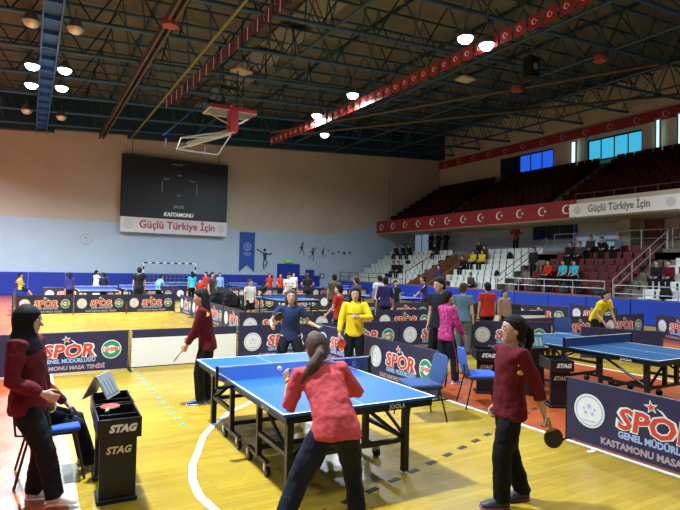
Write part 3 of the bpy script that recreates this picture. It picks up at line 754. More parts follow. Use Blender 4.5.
barrier(14.5, 15.6, -50, 'plum', 'plum barrier behind the row of dark chairs, left piece'); barrier(15.8, 14.05, -68, 'plum', 'plum barrier behind the row of dark chairs, right piece')
barrier(18.2, 13.3, -95, 'plum', 'plum barrier piece before the blue pads at the right')

# ------------------------------------------------------------------ tables
def table(x, y, rz, top, label, lettering=None, detail=True, group=None, netmt=None):
    r = empty('table_tennis_table', (x, y, 0), rz); tag(r, label, 'table', group)
    HW, HL, Z = .7625, 1.37, .76
    for s in (-1, 1):
        y0, y1 = (.004, HL) if s > 0 else (-HL, -.004)
        t = MB().box(-HW, HW, y0, y1, Z-.022, Z).build('table_half', top, r)
        b = MB(); e = .0012; q = .02
        b.box(-HW, -HW+q, y0, y1, Z, Z+e); b.box(HW-q, HW, y0, y1, Z, Z+e); b.box(-.002, .002, y0, y1, Z, Z+e)
        ye = HL if s > 0 else -HL; b.box(-HW+q, HW-q, min(ye, ye-s*q), max(ye, ye-s*q), Z, Z+e)
        b.build('boundary_line', M_white, t, smooth=False)
        a = MB(); i = .03
        a.box(-HW+i, -HW+i+.03, y0+.01, y1-.02, Z-.085, Z-.022); a.box(HW-i-.03, HW-i, y0+.01, y1-.02, Z-.085, Z-.022)
        a.box(-HW+i+.03, HW-i-.03, y1-.05 if s > 0 else y0+.02, y1-.02 if s > 0 else y0+.05, Z-.085, Z-.022)
        ap = a.build('apron', M_black, r)
        if not detail:
            for sx in (-1, 1): MB().box(sx*.6-.02, sx*.6+.02, s*1.0-.02, s*1.0+.02, 0, Z-.02).build('leg', M_blackm, r)
            MB().box(-.6, .6, s*1.0-.015, s*1.0+.015, .3, .34).build('crossbar', M_blackm, r)
            continue
        for sx in (-1, 1):
            MB().box(sx*.60-.03, sx*.60+.03, s*1.13-.03, s*1.13+.03, .02, Z-.03).build('leg', M_blackm, r, bevel=.004)
            MB().box(sx*.60-.025, sx*.60+.025, s*.42-.025, s*.42+.025, .10, Z-.03).build('leg', M_blackm, r, bevel=.004)
            b = MB(); b.box(sx*.60-.02, sx*.60+.02, min(s*.42, s*1.13), max(s*.42, s*1.13), .32, .36)
            b.tube([(sx*.6, s*.42, .70), (sx*.6, s*1.1, .36)], .018, 6); b.build('side_rail', M_blackm, r)
            b = MB(); b.box(sx*.60-.02, sx*.60+.02, min(s*.15, s*.66), max(s*.15, s*.66), .10, .14); b.build('wheel_bar', M_blackm, r)
            for yy in (.17, .64):
                MB().lathe([(.02, -.02), (.05, -.018), (.05, .018), (.02, .02)], 14, MT(sx*.60, s*yy, .05, 90, 90)).build('wheel', M_blackm, r)
                MB().box(sx*.6-.03, sx*.6+.03, s*yy-.02, s*yy+.02, .06, .12).build('wheel_fork', M_alum, r)
        MB().box(-.6, .6, s*1.13-.02, s*1.13+.02, .30, .34).build('crossbar', M_blackm, r)
        
        for q in (-1, 1):
            b = MB(); b.tube([(q*.57, s*1.13, .33), (q*.15, s*1.13, .66)], .02, 6); b.box(min(q*.13, q*.18), max(q*.13, q*.18), s*1.13-.025, s*1.13+.025, .33, .68); b.build('end_brace', M_blackm, r)
        MB().box(-.6, .6, s*.42-.02, s*.42+.02, .18, .22).build('crossbar', M_blackm, r)
        if lettering:
            text('brand_lettering', lettering, .055, M_whp, ap, MT(-HW+i-.002, s*.70+ (-.2), Z-.054, -90, 90), bold=.002)
            text('brand_lettering', lettering, .055, M_whp, ap, MT(.35, s*HL-s*.02-.001*s - (.001 if s < 0 else -.001), Z-.054, 0 if s < 0 else 180, 90), bold=.002)
    n = empty('net_set', (0, 0, 0)); n.parent = r
    MB().box(-HW-.14, HW+.14, -.002, .002, Z+.005, Z+.145).build('net', netmt or M_net, n)
    MB().box(-HW-.14, HW+.14, -.004, .004, Z+.140, Z+.1525).build('net_tape', M_white, n)
    for sx in (-1, 1):
        MB().box(sx*(HW+.14)-.013, sx*(HW+.14)+.013, -.013, .013, Z-.05, Z+.155).build('net_post', M_black, n)
        MB().box(min(sx*(HW-.06), sx*(HW+.15)), max(sx*(HW-.06), sx*(HW+.15)), -.02, .02, Z-.07, Z-.045).build('net_clamp', M_black, n)
    return r
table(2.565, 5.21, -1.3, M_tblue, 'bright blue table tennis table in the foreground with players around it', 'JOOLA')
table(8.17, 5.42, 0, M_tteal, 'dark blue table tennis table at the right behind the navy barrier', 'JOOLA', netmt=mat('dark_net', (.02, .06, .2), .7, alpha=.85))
table(13.3, 18.6, 0, M_tfar, 'blue table behind the plum barriers beside the man in navy with white stripes', detail=False)
table(8.35, 18.3, 0, M_tteal, 'greyish blue table behind the woman in the blue shirt', detail=False)
table(15.6, 27.0, 0, M_tfar, 'lilac blue table right of the long haired player in black', detail=False)
for i, (x, y) in enumerate([(2.6, 25.6), (4.6, 26.9), (6.3, 30.9), (8.0, 31.3), (11.2, 30.6)]):
    table(x, y, 0, M_tfar, ('lilac table left of the player in white and black, far left court', 'lilac table right of the player in white and black', 'distant lilac table behind the man in black shirt', 'distant lilac table in front of the goal\'s right post', 'distant lilac table under the long blue banner')[i], detail=False)

# ------------------------------------------------------------------ visitor chairs
def chair(x, y, rz, fab, label, group=None):     # faces local +Y
    r = empty('visitor_chair', (x, y, 0), rz); tag(r, label, 'chair', group)
    b = MB(); b.box(-.235, .235, -.21, .23, .42, .475); b.build('seat', fab, r, bevel=.022)
    b = MB(); M = MT(0, -.25, .64, 0, 12)
    b.loft([(M @ V((0, -.0, -.17)), V((.19, 0, 0)), V((0, .022, 0))), (M @ V((0, 0, -.15)), V((.225, 0, 0)), V((0, .028, 0))), (M @ V((0, -.012, .0)), V((.235, 0, 0)), V((0, .028, 0))), (M @ V((0, -.0, .14)), V((.225, 0, 0)), V((0, .026, 0))), (M @ V((0, 0, .185)), V((.17, 0, 0)), V((0, .018, 0)))], 20)
    b.build('backrest', fab, r)
    for s in (-1, 1):
        MB().tube([(s*.21, .19, .42), (s*.245, .27, .0)], .011, 6).build('leg', M_blackm, r)
        MB().tube([(s*.21, -.17, .42), (s*.245, -.27, .0)], .011, 6).build('leg', M_blackm, r)
    b = MB()
    for s in (-1, 1): b.tube([(s*.22, .2, .415), (s*.22, -.2, .415)], .011, 6)
    b.tube([(-.22, .2, .415), (.22, .2, .415)], .011, 6); b.tube([(-.22, -.2, .415), (.22, -.2, .415)], .011, 6)
    for s in (-1, 1): b.tube([(s*.17, -.15, .41), (s*.17, -.27, .43), (s*.17, -.29, .62)], .011, 6)
    b.build('frame', M_blackm, r)
    return r
chair(4.47, 5.48, 74, M_chairb, 'blue fabric chair with its back to the barrier beside the bright blue table')
chair(5.66, 5.60, -118, M_chairb2, 'blue chair with a brighter seat behind the first, seen from its back left')
chair(.22, 5.52, -90, M_chairb2, 'blue seated-on chair at the left, under the umpire in maroon')
for i, (x, y) in enumerate([(13.2, 13.1), (13.75, 12.8), (14.3, 12.5)]):
    chair(x, y, 150, M_black if i else M_black, ('dark chair nearest the red shirted person in a row of three', 'middle dark chair in the row of three behind the court', 'dark chair at the right end of the row of three')[i])
chair(8.6, 14.2, 170, M_navy, 'chair covered with dark jackets behind the girl in yellow')
for i, (x, y) in enumerate([(5.95, 18.9), (6.15, 18.05), (6.55, 19.6)]):
    chair(x, y, 100, M_black, 'chair heaped with black bags behind the plum side barriers', 'chairs heaped with black bags')
chair(11.4, 8.35, 160, M_chairb, 'blue umpire chair behind the net of the dark blue table')

# ------------------------------------------------------------------ umpire stands with towel boxes
def ump_stand(x, y, rz, label, s2=True):
    r = empty('umpire_stand', (x, y, 0), rz); tag(r, label, 'stand')
    MB().box(-.155, .155, -.05, .22, 0, .04).build('base', M_black, r, bevel=.012)
    MB().box(-.14, .14, -.03, .02, .04, .53).build('column_panel', M_black, r, bevel=.006)
    b = MB(); t = .012; z0, z1 = .53, .69; x0, x1, y0, y1 = -.165, .165, -.10, .38
    b.box(x0, x1, y0, y1, z0, z0+t); b.box(x0, x1, y0, y0+t, z0+t, z1); b.box(x0, x1, y1-t, y1, z0+t, z1); b.box(x0, x0+t, y0+t, y1-t, z0+t, z1); b.box(x1-t, x1, y0+t, y1-t, z0+t, z1)
    b.box(x0+t, x1-t, .09, .10, z0+t, z1-.01)
    o = b.build('towel_box', M_black, r, bevel=.003)
    M_stag = bpy.data.materials.get('stag_print') or mat('stag_print', (.75, .75, .76), .4)
    text('brand_lettering', 'STAG', .078, M_stag, o, FACE(.02, y0-.002, .61), .001, .005, .25, .20)
    text('brand_lettering', 'STAG', .078, M_stag, r, FACE(0, -.032, .42), .001, .003, .25, .19)
    MB().box(-.03, .03, .14, .19, .04, .53).build('rear_post', M_blackm, r)
    return r
ump_stand(.675, 4.66, -2, 'black umpire stand with towel box and white lettering, nearest the camera')
ump_stand(.70, 5.20, -2, 'black umpire stand directly behind the lettered one, touching the seated umpire')
ump_stand(6.62, 5.0, -32, 'black umpire stand with lettered towel box right of the girl in maroon')
ump_stand(6.28, 6.1, -35, 'black umpire stand mostly hidden behind the girl in maroon')
# flip score boards
def scoreboard_small(x, y, z, rz, label, c1):
    r = empty('flip_score_board', (x, y, z), rz); tag(r, label, 'score board')
    for s in (-1, 1):
        M = MT(0, s*.06, .10, 0, s*28)
        MB().box(-.14, .14, -.005, .005, -.11, .11, M).build('board_face', c1, r)
        b = MB()
        for i in range(4): b.box(-.125+i*.065, -.075+i*.065, -.009 if s < 0 else .005, -.005 if s < 0 else .009, -.08, .06, M)
        b.build('number_card', mat('card_grey', (.25, .30, .33), .4) if 'card_grey' not in bpy.data.materials else bpy.data.materials['card_grey'], r)
    MB().tube([(-.14, 0, .20), (.14, 0, .20)], .008, 6).build('ring_spine', M_alum, r)
    return r
scoreboard_small(.62, 5.36, .70, 60, 'grey folding score board standing open on the rear umpire stand', mat('score_grey', (.28, .29, .31), .35))
scoreboard_small(6.95, 5.75, .745, -30, 'dark teal folding score board above the right umpire stands', mat('score_teal', (.03, .12, .15), .4))
o = MB().box(-.16, .16, -.1, .1, 0, .74).build('score_board_pedestal', M_black, bevel=.01, loc=(6.95, 5.75, 0)); tag(o, 'black pedestal carrying the dark teal score board', 'pedestal')

# ------------------------------------------------------------------ rackets
M_rubr = mat('red_rubber', (.50, .035, .02), .55); M_rubb = mat('black_rubber', (.012, .012, .014), .55); M_blade = mat('blade_wood', (.42, .25, .11), .6)
def racket(pos, d, nrm, label, red=True):
    d = V(d).normalized(); nrm = V(nrm); nrm = (nrm-d*nrm.dot(d)).normalized(); s = d.cross(nrm)
    M = Matrix.Identity(4)
    for i in range(3): M[i][0] = s[i]; M[i][1] = d[i]; M[i][2] = nrm[i]; M[i][3] = pos[i]
    r = bpy.data.objects.new('table_tennis_racket', None); C.objects.link(r); r.matrix_world = M; tag(r, label, 'racket')
    out = [(.078*sin(a)*(1 if True else 1), .145+.082*(-cos(a))) for a in [2*pi*k/24 for k in range(24)]]
    MB().prism(out, .007, Matrix.Translation((0, 0, -.0035))).build('blade', M_blade, r)
    o2 = [(x*.97, .145+(y-.145)*.97) for x, y in out if y > .078]
    MB().prism(o2, .003, Matrix.Translation((0, 0, .0035))).build('rubber', M_rubr if red else M_rubb, r)
    MB().prism(o2, .003, Matrix.Translation((0, 0, -.0065))).build('rubber', M_rubb if red else M_rubb, r)
    MB().box(-.013, .013, -.03, .075, -.011, .011).build('handle', M_blade, r, bevel=.005)
    return r

# ------------------------------------------------------------------ people
SKIN = mat('skin', (.55, .34, .24), .55); SKIN2 = mat('skin_tan', (.48, .28, .19), .55)
H_BLK = mat('black_hair', (.012, .009, .008), .7, spec=.2, noise=.3, nscale=60, bump=.3, bscale=150); H_BRN = mat('brown_hair', (.06, .032, .018), .7, spec=.2, noise=.4, nscale=50, bump=.3, bscale=150); H_FAIR = mat('fair_brown_hair', (.075, .038, .02), .7, noise=.4, nscale=50, bump=.3, bscale=150)
EYEW = mat('eye_white', (.75, .73, .70), .3); EYED = mat('eye_dark', (.03, .02, .015), .2); LIP = mat('lips', (.42, .13, .11), .5)
def cloth(n, c, r=.8, bump=.35, sc=14): return mat(n, c, r, bump=bump, bscale=sc, noise=.12, nscale=7, spec=.15)
K = dict(maroon=cloth('maroon_tracksuit', (.115, .010, .016)), coral=cloth('coral_red_shirt', (.60, .085, .095)), blacktr=cloth('black_trousers', (.009, .009, .012)), navytr=cloth('navy_trousers', (.014, .017, .032)),
         navy=cloth('navy_tshirt', (.025, .045, .13)), yellow=cloth('yellow_tracksuit', (.78, .60, .02)), black=cloth('black_shirt', (.015, .016, .02)), red=cloth('red_shirt', (.50, .03, .02)),
         white=cloth('white_tshirt', (.72, .72, .72)), pink=mat('pink_patterned_jacket', (.50, .035, .20), .8, noise=.75, nscale=22, bump=.3), lblue=cloth('light_blue_shirt', (.20, .45, .72)), cyan=cloth('cyan_shirt', (.03, .50, .72)), gray=cloth('dark_grey_shirt', (.06, .055, .06)),
         steel=cloth('steel_blue_shirt', (.10, .17, .24)), brown=cloth('brown_shirt', (.13, .09, .07)), purple=cloth('purple_navy_shirt', (.04, .03, .13)), plaid=cloth('burgundy_shirt', (.20, .03, .03)), tan=cloth('tan_top', (.35, .24, .15)),
         grayd=cloth('grey_trousers', (.09, .12, .13)), hijab=cloth('black_headscarf', (.008, .009, .011), .7, .4, 9), darkgreen=cloth('dark_green_top', (.03, .05, .03)))
SH = dict(dark=mat('dark_shoe', (.03, .035, .05), .5), white=mat('white_shoe', (.70, .68, .60), .5), blue=mat('blue_shoe', (.03, .06, .16), .5), lilac=mat('lilac_shoe', (.45, .42, .60), .5))
M_gold = mat('gold_print', (.65, .38, .05), .5); M_pinkp = mat('pink_stripe', (.45, .08, .20), .5)

def ik(a, t, l1, l2, hint):
    a = V(a); t = V(t); d = t-a; L = min(d.length, (l1+l2)*.995); d.normalize(); t = a+d*L
    x = (l1*l1-l2*l2+L*L)/(2*L); h = sqrt(max(0, l1*l1-x*x)); n = V(hint); n = n-d*n.dot(d)
    n = n.normalized() if n.length > 1e-6 else V((0, 1, 0))
    return a+d*x+n*h, t
def rem(o, vox, it=3, disp=0):
    m = o.modifiers.new('remesh', 'REMESH'); m.mode = 'VOXEL'; m.voxel_size = vox; m.use_smooth_shade = True
    if it: s = o.modifiers.new('smooth', 'SMOOTH'); s.factor = .5; s.iterations = it
    if disp:
        t = bpy.data.textures.get('wrinkle') or bpy.data.textures.new('wrinkle', 'CLOUDS'); t.noise_scale = .085
        d = o.modifiers.new('d', 'DISPLACE'); d.texture = t; d.strength = disp; d.texture_coords = 'LOCAL'; d.mid_level = .38
def person(label, x, y, z, face, H=1.6, top='black', sleeve='long', bottom='blacktr', legs='long', shoe='dark', hair='short', hc=None, det=0, skin=None, group=None,
           pz=.525, px=0, py=0, lean=0, side=0, twist=0, hp=0, hy=0, hR=(.14, .03, .475), hL=(-.14, .03, .475), eR=(.4, -1, 0), eL=(-.4, -1, 0),
           fR=(.065, 0, 0), fL=(-.065, 0, 0), kR=(.1, 1, 0), kL=(-.1, 1, 0), curl=35, curlL=None, pnR=None, pnL=None, stripes=None, hdR=None, hdL=None, toeR=8, toeL=-8, extra=None):
    skin = skin or SKIN; hc = hc or H_BLK
    Rb = Matrix.Rotation(radians(side), 3, 'Y') @ Matrix.Rotation(radians(-lean), 3, 'X')
    upv = Rb @ V((0, 0, 1)); rv = Rb @ (Matrix.Rotation(radians(twist), 3, 'Z') @ V((1, 0, 0))); fv = upv.cross(rv)
    prv = (Matrix.Rotation(radians(twist*.3), 3, 'Z') @ V((1, 0, 0)))
    P = V((px, py, pz))
    # curved spine
    def sp(t):  # t along .0 (pelvis) .. .32
        k = min(1, max(0, t/.12)); d = (V((0, 0, 1))*(1-k)+upv*k)
        base = V((0, 0, 1)).lerp(upv, .35)
        return P+(base.normalized()*t if t < .06 else base.normalized()*.06+upv*(t-.06))
    def ax(t):
        k = min(1, max(0, t/.2)); r_ = prv.lerp(rv, k).normalized(); f_ = (sp(t+.01)-sp(t)).normalized().cross(r_).normalized(); return r_, f_
    shw = .105
    Sh = {s: sp(.294)+rv*shw*s for s in (-1, 1)}
    Hip = {s: P+prv*.052*s+V((0, 0, -.01)) for s in (-1, 1)}
    W, E_, An, Kn = {}, {}, {}, {}
    for s, h, e in ((1, hR, eR), (-1, hL, eL)): E_[s], W[s] = ik(Sh[s], h, .172, .150, e)
    for s, f, k in ((1, fR, kR), (-1, fL, kL)): Kn[s], An[s] = ik(Hip[s], V(f)+V((0, 0, .042)), .245, .235, k)
    # head frame
    Rh = Matrix.Rotation(radians(hy), 3, 'Z') @ Matrix.Rotation(radians(-hp), 3, 'X')
    nb = sp(.322); hu = (Rh @ V((0, 0, 1))); hr = Rh @ V((1, 0, 0)); hf = Rh @ V((0, 1, 0))
    hcn = nb+(upv*.5+hu*.5).normalized()*.036+hu*.054+hf*.008
    hr, hf, hu = hr*1.08, hf*1.08, hu*1.08
    # ---- body
    b = MB()
    def torso(b, tt, g):
        L = []
        for t, a, d, f in tt:
            r_, f_ = ax(t); L.append((sp(t)+f_*f, r_*(a+g), f_*(d+g)))
        b.loft(L, 16)
    TT = [(-.07, .045, .04, 0), (-.045, .078, .055, -.004), (0, .088, .060, -.006), (.05, .080, .054, 0), (.10, .070, .048, .004), (.16, .076, .054, .006), (.22, .088, .058, .005), (.272, .094, .052, 0), (.302, .078, .040, -.003), (.320, .045, .032, -.002), (.330, .030, .028, 0)]
    torso(b, TT, 0)
    b.tube([sp(.29), nb, hcn-hu*.03-hf*.008], [.036, .030, .030], 10)
    HR = [(-.066, .014, .014, .030), (-.058, .025, .026, .022), (-.043, .034, .040, .010), (-.02, .041, .051, .004), (.005, .045, .056, 0), (.03, .044, .055, -.003), (.05, .036, .045, -.005), (.062, .021, .028, -.006), (.067, .006, .008, -.006)]
    b.loft([(hcn+hu*z_+hf*f, hr*a, hf*d) for z_, a, d, f in HR], 16)
    b.tube([hcn+hf*.050+hu*.002, hcn+hf*.060-hu*.012, hcn+hf*.064-hu*.020], [.005, .007, .008], 8, True, True)
    for s in (-1, 1): b.ell(hcn+hr*.045*s-hu*.008-hf*.004, hr*.006, hf*.010, hu*.017, 8, 6)
    for s in (-1, 1):
        b.tube([sp(.285)+rv*.06*s, Sh[s], Sh[s].lerp(E_[s], .5), E_[s], E_[s].lerp(W[s], .35), W[s]], [.034, .031, .026, .021, .022, .0145], 10, True, True)
        b.tube([Hip[s]+V((0, 0, .02)), Hip[s].lerp(Kn[s], .4), Kn[s], Kn[s].lerp(An[s], .35), An[s]], [.055, .047, .033, .034, .020], 12, True, True)
        yaw = radians(toeR if s > 0 else toeL); td = V((sin(yaw), cos(yaw), 0)); A = An[s]
        b.loft([(A-td*.03-V((0, 0, .018)), V((td.y, -td.x, 0))*.018, V((0, 0, .020))), (A+td*.03-V((0, 0, .018)), V((td.y, -td.x, 0))*.025, V((0, 0, .020))), (A+td*.09-V((0, 0, .028)), V((td.y, -td.x, 0))*.026, V((0, 0, .012)))], 10)
        # hand
        hd_ = V(hdR if s > 0 else hdL) if (hdR if s > 0 else hdL) else (W[s]-E_[s]); hd_.normalize()
        pn = V((pnR if s > 0 else pnL) or (-s, 0, 0)); pn = (pn-hd_*pn.dot(hd_))
        pn = pn.normalized() if pn.length > 1e-4 else V((0, 1, 0))
        sd = hd_.cross(pn); 
        if sd.dot(V((0, 1, .2))) < 0 and not (hdR if s > 0 else hdL): sd = -sd
        w0 = W[s]
        b.loft([(w0-hd_*.006, sd*.015, pn*.011), (w0+hd_*.015, sd*.021, pn*.011), (w0+hd_*.05, sd*.024, pn*.010), (w0+hd_*.056, sd*.022, pn*.008)], 10)
        cu = curl if s > 0 or curlL is None else curlL
        fr = .0052 if det >= 2 else .0065
        for j, (o_, L_) in enumerate(((.018, .043), (.006, .049), (-.006, .046), (-.0175, .036))):
            p = w0+hd_*.048+sd*o_; pts_ = [p-hd_*.012, p]; a_ = 0
            for q in range(3):
                a_ += radians(cu*(.7 if q == 0 else 1)); pts_.append(pts_[-1]+(hd_*cos(a_)+pn*sin(a_))*L_*(.42, .32, .26)[q])
            b.tube(pts_, [fr*1.1, fr*1.05, fr, fr*.95, fr*.85], 7, True, True)
        p = w0+hd_*.012+sd*.016; q1 = p+(hd_*.6+sd*.6+pn*.45).normalized()*.024; q2 = q1+(hd_*.8+sd*.15+pn*.5).normalized()*.020
        b.tube([p, q1, q2, q2+(hd_*.8+pn*.5).normalized()*.012], [fr*1.5, fr*1.25, fr*1.1, fr*.95], 7, True, True)
    def fin(mb, name, mt, parent, vox, it=3, disp=0):
        o = mb.build(name, mt, parent); 
        if vox: rem(o, vox/1.0, it, disp)
        return o
    bmesh.ops.scale(b.bm, vec=(H, H, H), verts=b.bm.verts)
    vb = (.013, .011, .0065)[det]; vc = (.018, .014, .010)[det]
    body = fin(b, 'person', skin, None, vb, 2)
    body.location = (x, y, z); body.rotation_euler = (0, 0, radians(face)); tag(body, label, 'person', group)
    def scl(mb): bmesh.ops.scale(mb.bm, vec=(H, H, H), verts=mb.bm.verts)
    # ---- trousers
    tm = K[bottom]; b = MB()
    torso(b, [(-.075, .05, .045, 0)]+[q for q in TT if -.05 < q[0] < .06], .012)
    for s in (-1, 1):
        if legs == 'long': 
            A = An[s]; dn = (A-Kn[s]).normalized()
            b.tube([Hip[s]+V((0, 0, .0)), Hip[s].lerp(Kn[s], .4), Kn[s], Kn[s].lerp(A, .4), A-dn*.012, A+dn*.008], [.058, .062, .050, .046, .043, .043], 12, True)
        else:
            b.tube([Hip[s]+V((0, 0, .02)), Hip[s].lerp(Kn[s], .4), Hip[s].lerp(Kn[s], .85)], [.064, .062, .055], 12, True)
    scl(b); tr = fin(b, 'trousers' if legs == 'long' else 'shorts', tm, body, vc, 3, .022 if det == 2 else 0)
    # ---- top
    b = MB(); g = (.013, .013, .016)[det]
    torso(b, [(-.055, .098, .060, -.004), (-.045, .104, .070, -.004), (0, .100, .068, -.004), (.05, .088, .062, 0), (.11, .083, .058, .003), (.17, .084, .060, .005), (.225, .091, .061, .004), (.272, .094, .054, 0), (.302, .078, .042, -.003), (.320, .046, .034, -.001)], g)
    for s in (-1, 1):
        if sleeve == 'long':
            dn = (W[s]-E_[s]).normalized()
            b.tube([sp(.28)+rv*.055*s, Sh[s], Sh[s].lerp(E_[s], .5), E_[s], E_[s].lerp(W[s], .5), W[s]-dn*.012], [.045, .047, .041, .037, .034, .025], 12, True)
        elif sleeve == 'threequarter':
            b.tube([sp(.28)+rv*.055*s, Sh[s], Sh[s].lerp(E_[s], .5), E_[s], E_[s].lerp(W[s], .5)], [.045, .046, .040, .036, .031], 12, True)
        elif sleeve == 'half':
            b.tube([sp(.28)+rv*.055*s, Sh[s], Sh[s].lerp(E_[s], .5), E_[s], E_[s].lerp(W[s], .25)], [.044, .044, .038, .034, .033], 12, True)
        else:
            b.tube([sp(.28)+rv*.055*s, Sh[s], Sh[s].lerp(E_[s], .62)], [.044, .043, .040], 12, True)
    if sleeve == 'long' and det: b.tube([sp(.305), sp(.338)], [.048, .042], 12, True)
    scl(b); tp = fin(b, 'jacket' if sleeve == 'long' else 'shirt', K[top], body, vc, 3, .024 if det == 2 else 0)
    # ---- shoes
    for s in (-1, 1):
        yaw = radians(toeR if s > 0 else toeL); td = V((sin(yaw), cos(yaw), 0)); sdv = V((td.y, -td.x, 0)); A = An[s]
        b = MB(); zf = A.z-.042
        def c(t, h): return V((A.x, A.y, zf+h))+td*t
        b.loft([(c(-.040, .024), sdv*.012, V((0, 0, .020))), (c(-.030, .026), sdv*.024, V((0, 0, .026))), (c(0, .030), sdv*.027, V((0, 0, .030))), (c(.05, .024), sdv*.029, V((0, 0, .024))), (c(.09, .017), sdv*.030, V((0, 0, .017))), (c(.112, .013), sdv*.018, V((0, 0, .011)))], 12)
        scl(b); so = b.build('shoe', SH[shoe], body)
        if det:
            b = MB(); b.loft([(c(-.043, .005), sdv*.018, V((0, 0, .007))), (c(-.0, .005), sdv*.029, V((0, 0, .007))), (c(.08, .005), sdv*.033, V((0, 0, .007))), (c(.117, .005), sdv*.018, V((0, 0, .006)))], 12); scl(b)
            b.build('sole', M_whp if shoe != 'dark' else M_pinkp, so)
    # ---- face
    if hair != 'hijab' or det:
        for s in (-1, 1):
            b = MB(); b.ell(hcn+hr*.0175*s+hf*.0495+hu*.003, hr*.0085, hf*.006, hu*.0048, 8, 6); scl(b); e = b.build('eye', EYEW, body)
            b = MB(); b.ell(hcn+hr*.0175*s+hf*.0545+hu*.003, hr*.0042, hf*.002, hu*.0042, 8, 6); scl(b); b.build('iris', EYED, e)
            b = MB(); b.tube([hcn+hr*.008*s+hf*.0555+hu*.013, hcn+hr*.018*s+hf*.054+hu*.016, hcn+hr*.028*s+hf*.047+hu*.013], .0022, 5); scl(b); b.build('eyebrow', hc if hair != 'hijab' else H_BLK, body)
        b = MB(); b.tube([hcn-hr*.013+hf*.047-hu*.037, hcn+hf*.0525-hu*.036, hcn+hr*.013+hf*.047-hu*.037], [.002, .0042, .002], 6); scl(b); b.build('mouth', LIP, body)
    # ---- hair
    b = MB(); 
    if hair == 'hijab':
        b.loft([(hcn+hu*z_+hf*f, hr*a, hf*d) for z_, a, d, f in ((-.10, .085, .070, -.02), (-.075, .058, .060, -.014), (-.05, .050, .056, -.010), (-.02, .052, .060, -.010), (.01, .055, .064, -.010), (.04, .050, .060, -.008), (.062, .034, .042, -.010), (.078, .012, .014, -.012))], 16)
        r_, f_ = rv, fv
        b.loft([(sp(.33), r_*.05, f_*.05), (sp(.30), r_*.10, f_*.068), (sp(.26), r_*.118, f_*.078), (sp(.21), r_*.10, f_*.074)], 16)
        scl(b); fin(b, 'headscarf', K['hijab'], body, .012, 3)
    else:
        hs = .006
        b.loft([(hcn+hu*z_+hf*f, hr*a, hf*d) for z_, a, d, f in ((-.052, .032, .022, -.038), (-.028, .047, .038, -.028), (.0, .052, .048, -.020), (.022, .0535, .057, -.013), (.044, .050, .057, -.008), (.064, .038, .046, -.008), (.078, .016, .020, -.009))], 16)
        if hair == 'ponytail':
            b.ell(hcn-hf*.066+hu*.028, hr*.017, hf*.016, hu*.017, 8, 6)
            b.tube([hcn-hf*.062+hu*.028, hcn-hf*.088+hu*.012, hcn-hf*.094-hu*.04, hcn-hf*.082-hu*.10, hcn-hf*.075-hu*.15], [.013, .021, .024, .019, .006], 10, True, True)
        elif hair == 'long':
            b.loft([(hcn+hu*z_+hf*f, hr*a, hf*d) for z_, a, d, f in ((.02, .052, .045, -.022), (-.02, .056, .036, -.030), (-.07, .060, .030, -.036), (-.13, .056, .024, -.044), (-.17, .035, .014, -.048))], 14)
            if extra == 'front':
                for s in (-1, 1): b.tube([hcn+hr*.045*s+hf*.005+hu*.03, hcn+hr*.052*s+hf*.015-hu*.02, hcn+hr*.055*s+hf*.02-hu*.09], [.014, .013, .006], 8, True, True)
        elif hair == 'side':   # ponytail swinging over the left shoulder
            b.ell(hcn-hf*.060-hu*.004, hr*.020, hf*.018, hu*.018, 8, 6)
            b.tube([hcn-hf*.058-hu*.005, hcn-hf*.085-hr*.015-hu*.03, hcn-hf*.085-hr*.045-hu*.075, hcn-hf*.07-hr*.075-hu*.115, hcn-hf*.06-hr*.10-hu*.15], [.015, .026, .032, .025, .007], 10, True, True)
        elif hair == 'bun': b.ell(hcn-hf*.062+hu*.03, hr*.024, hf*.022, hu*.024, 10, 8)
        scl(b); fin(b, 'hair', hc, body, .008 if det else .011, 2)
    # ---- stripes on sleeves or legs
    if stripes:
        kind, mt = stripes
        for s in (-1, 1):
            b = MB(); o_ = rv*s
            if kind == 'sleeve': b.tube([Sh[s]+upv*.040+o_*.012, Sh[s].lerp(E_[s], .25)+o_*.042, Sh[s].lerp(E_[s], .6)+o_*.040], .006, 5)
            else: b.tube([Hip[s]+V((s*.066, 0, 0)), Hip[s].lerp(Kn[s], .5)+V((s*.058, 0, 0)), Kn[s]+V((s*.047, 0, 0)), Kn[s].lerp(An[s], .6)+V((s*.042, 0, 0))], .005, 5)
            scl(b); b.build('stripe', mt, tp if kind == 'sleeve' else tr)
    Mw = Matrix.Translation((x, y, z)) @ Matrix.Rotation(radians(face), 4, 'Z')
    info = dict(body=body, top=tp, trousers=tr, M=Mw, H=H, W={s: Mw @ (W[s]*H) for s in W}, Sh={s: Sh[s]*H for s in Sh}, rv=rv, fv=fv, up=upv, sp=lambda t: sp(t)*H)
    return info
def patch(I, name, mt, p, n, r, sx=1, kind='disc'):
    # small printed patch on clothing: p,n local to the figure, r metres
    n = V(n).normalized(); q = n.to_track_quat('Z', 'Y').to_matrix().to_4x4()
    M = Matrix.Translation(V(p)) @ q
    b = MB(); b.prism(star_poly(r, 6, 90, .62) if kind == 'star' else [(cos(2*pi*k/12)*r*sx, sin(2*pi*k/12)*r) for k in range(12)], .012, M)
    return b.build(name, mt, I['top'], smooth=False)
SIT = dict(pz=.275, fR=(.07, .25, 0), fL=(-.07, .25, 0), hR=(.08, .20, .33), hL=(-.08, .20, .33), lean=8)   # seat surface at about .24 H
def polar(b, d):      # bearing slope b from the view axis, depth d in metres -> floor position
    return (d*(sin(YAW)+b*cos(YAW)), d*(cos(YAW)-b*sin(YAW)))
def pp(px, d): return polar((px-340)/531.5, d)

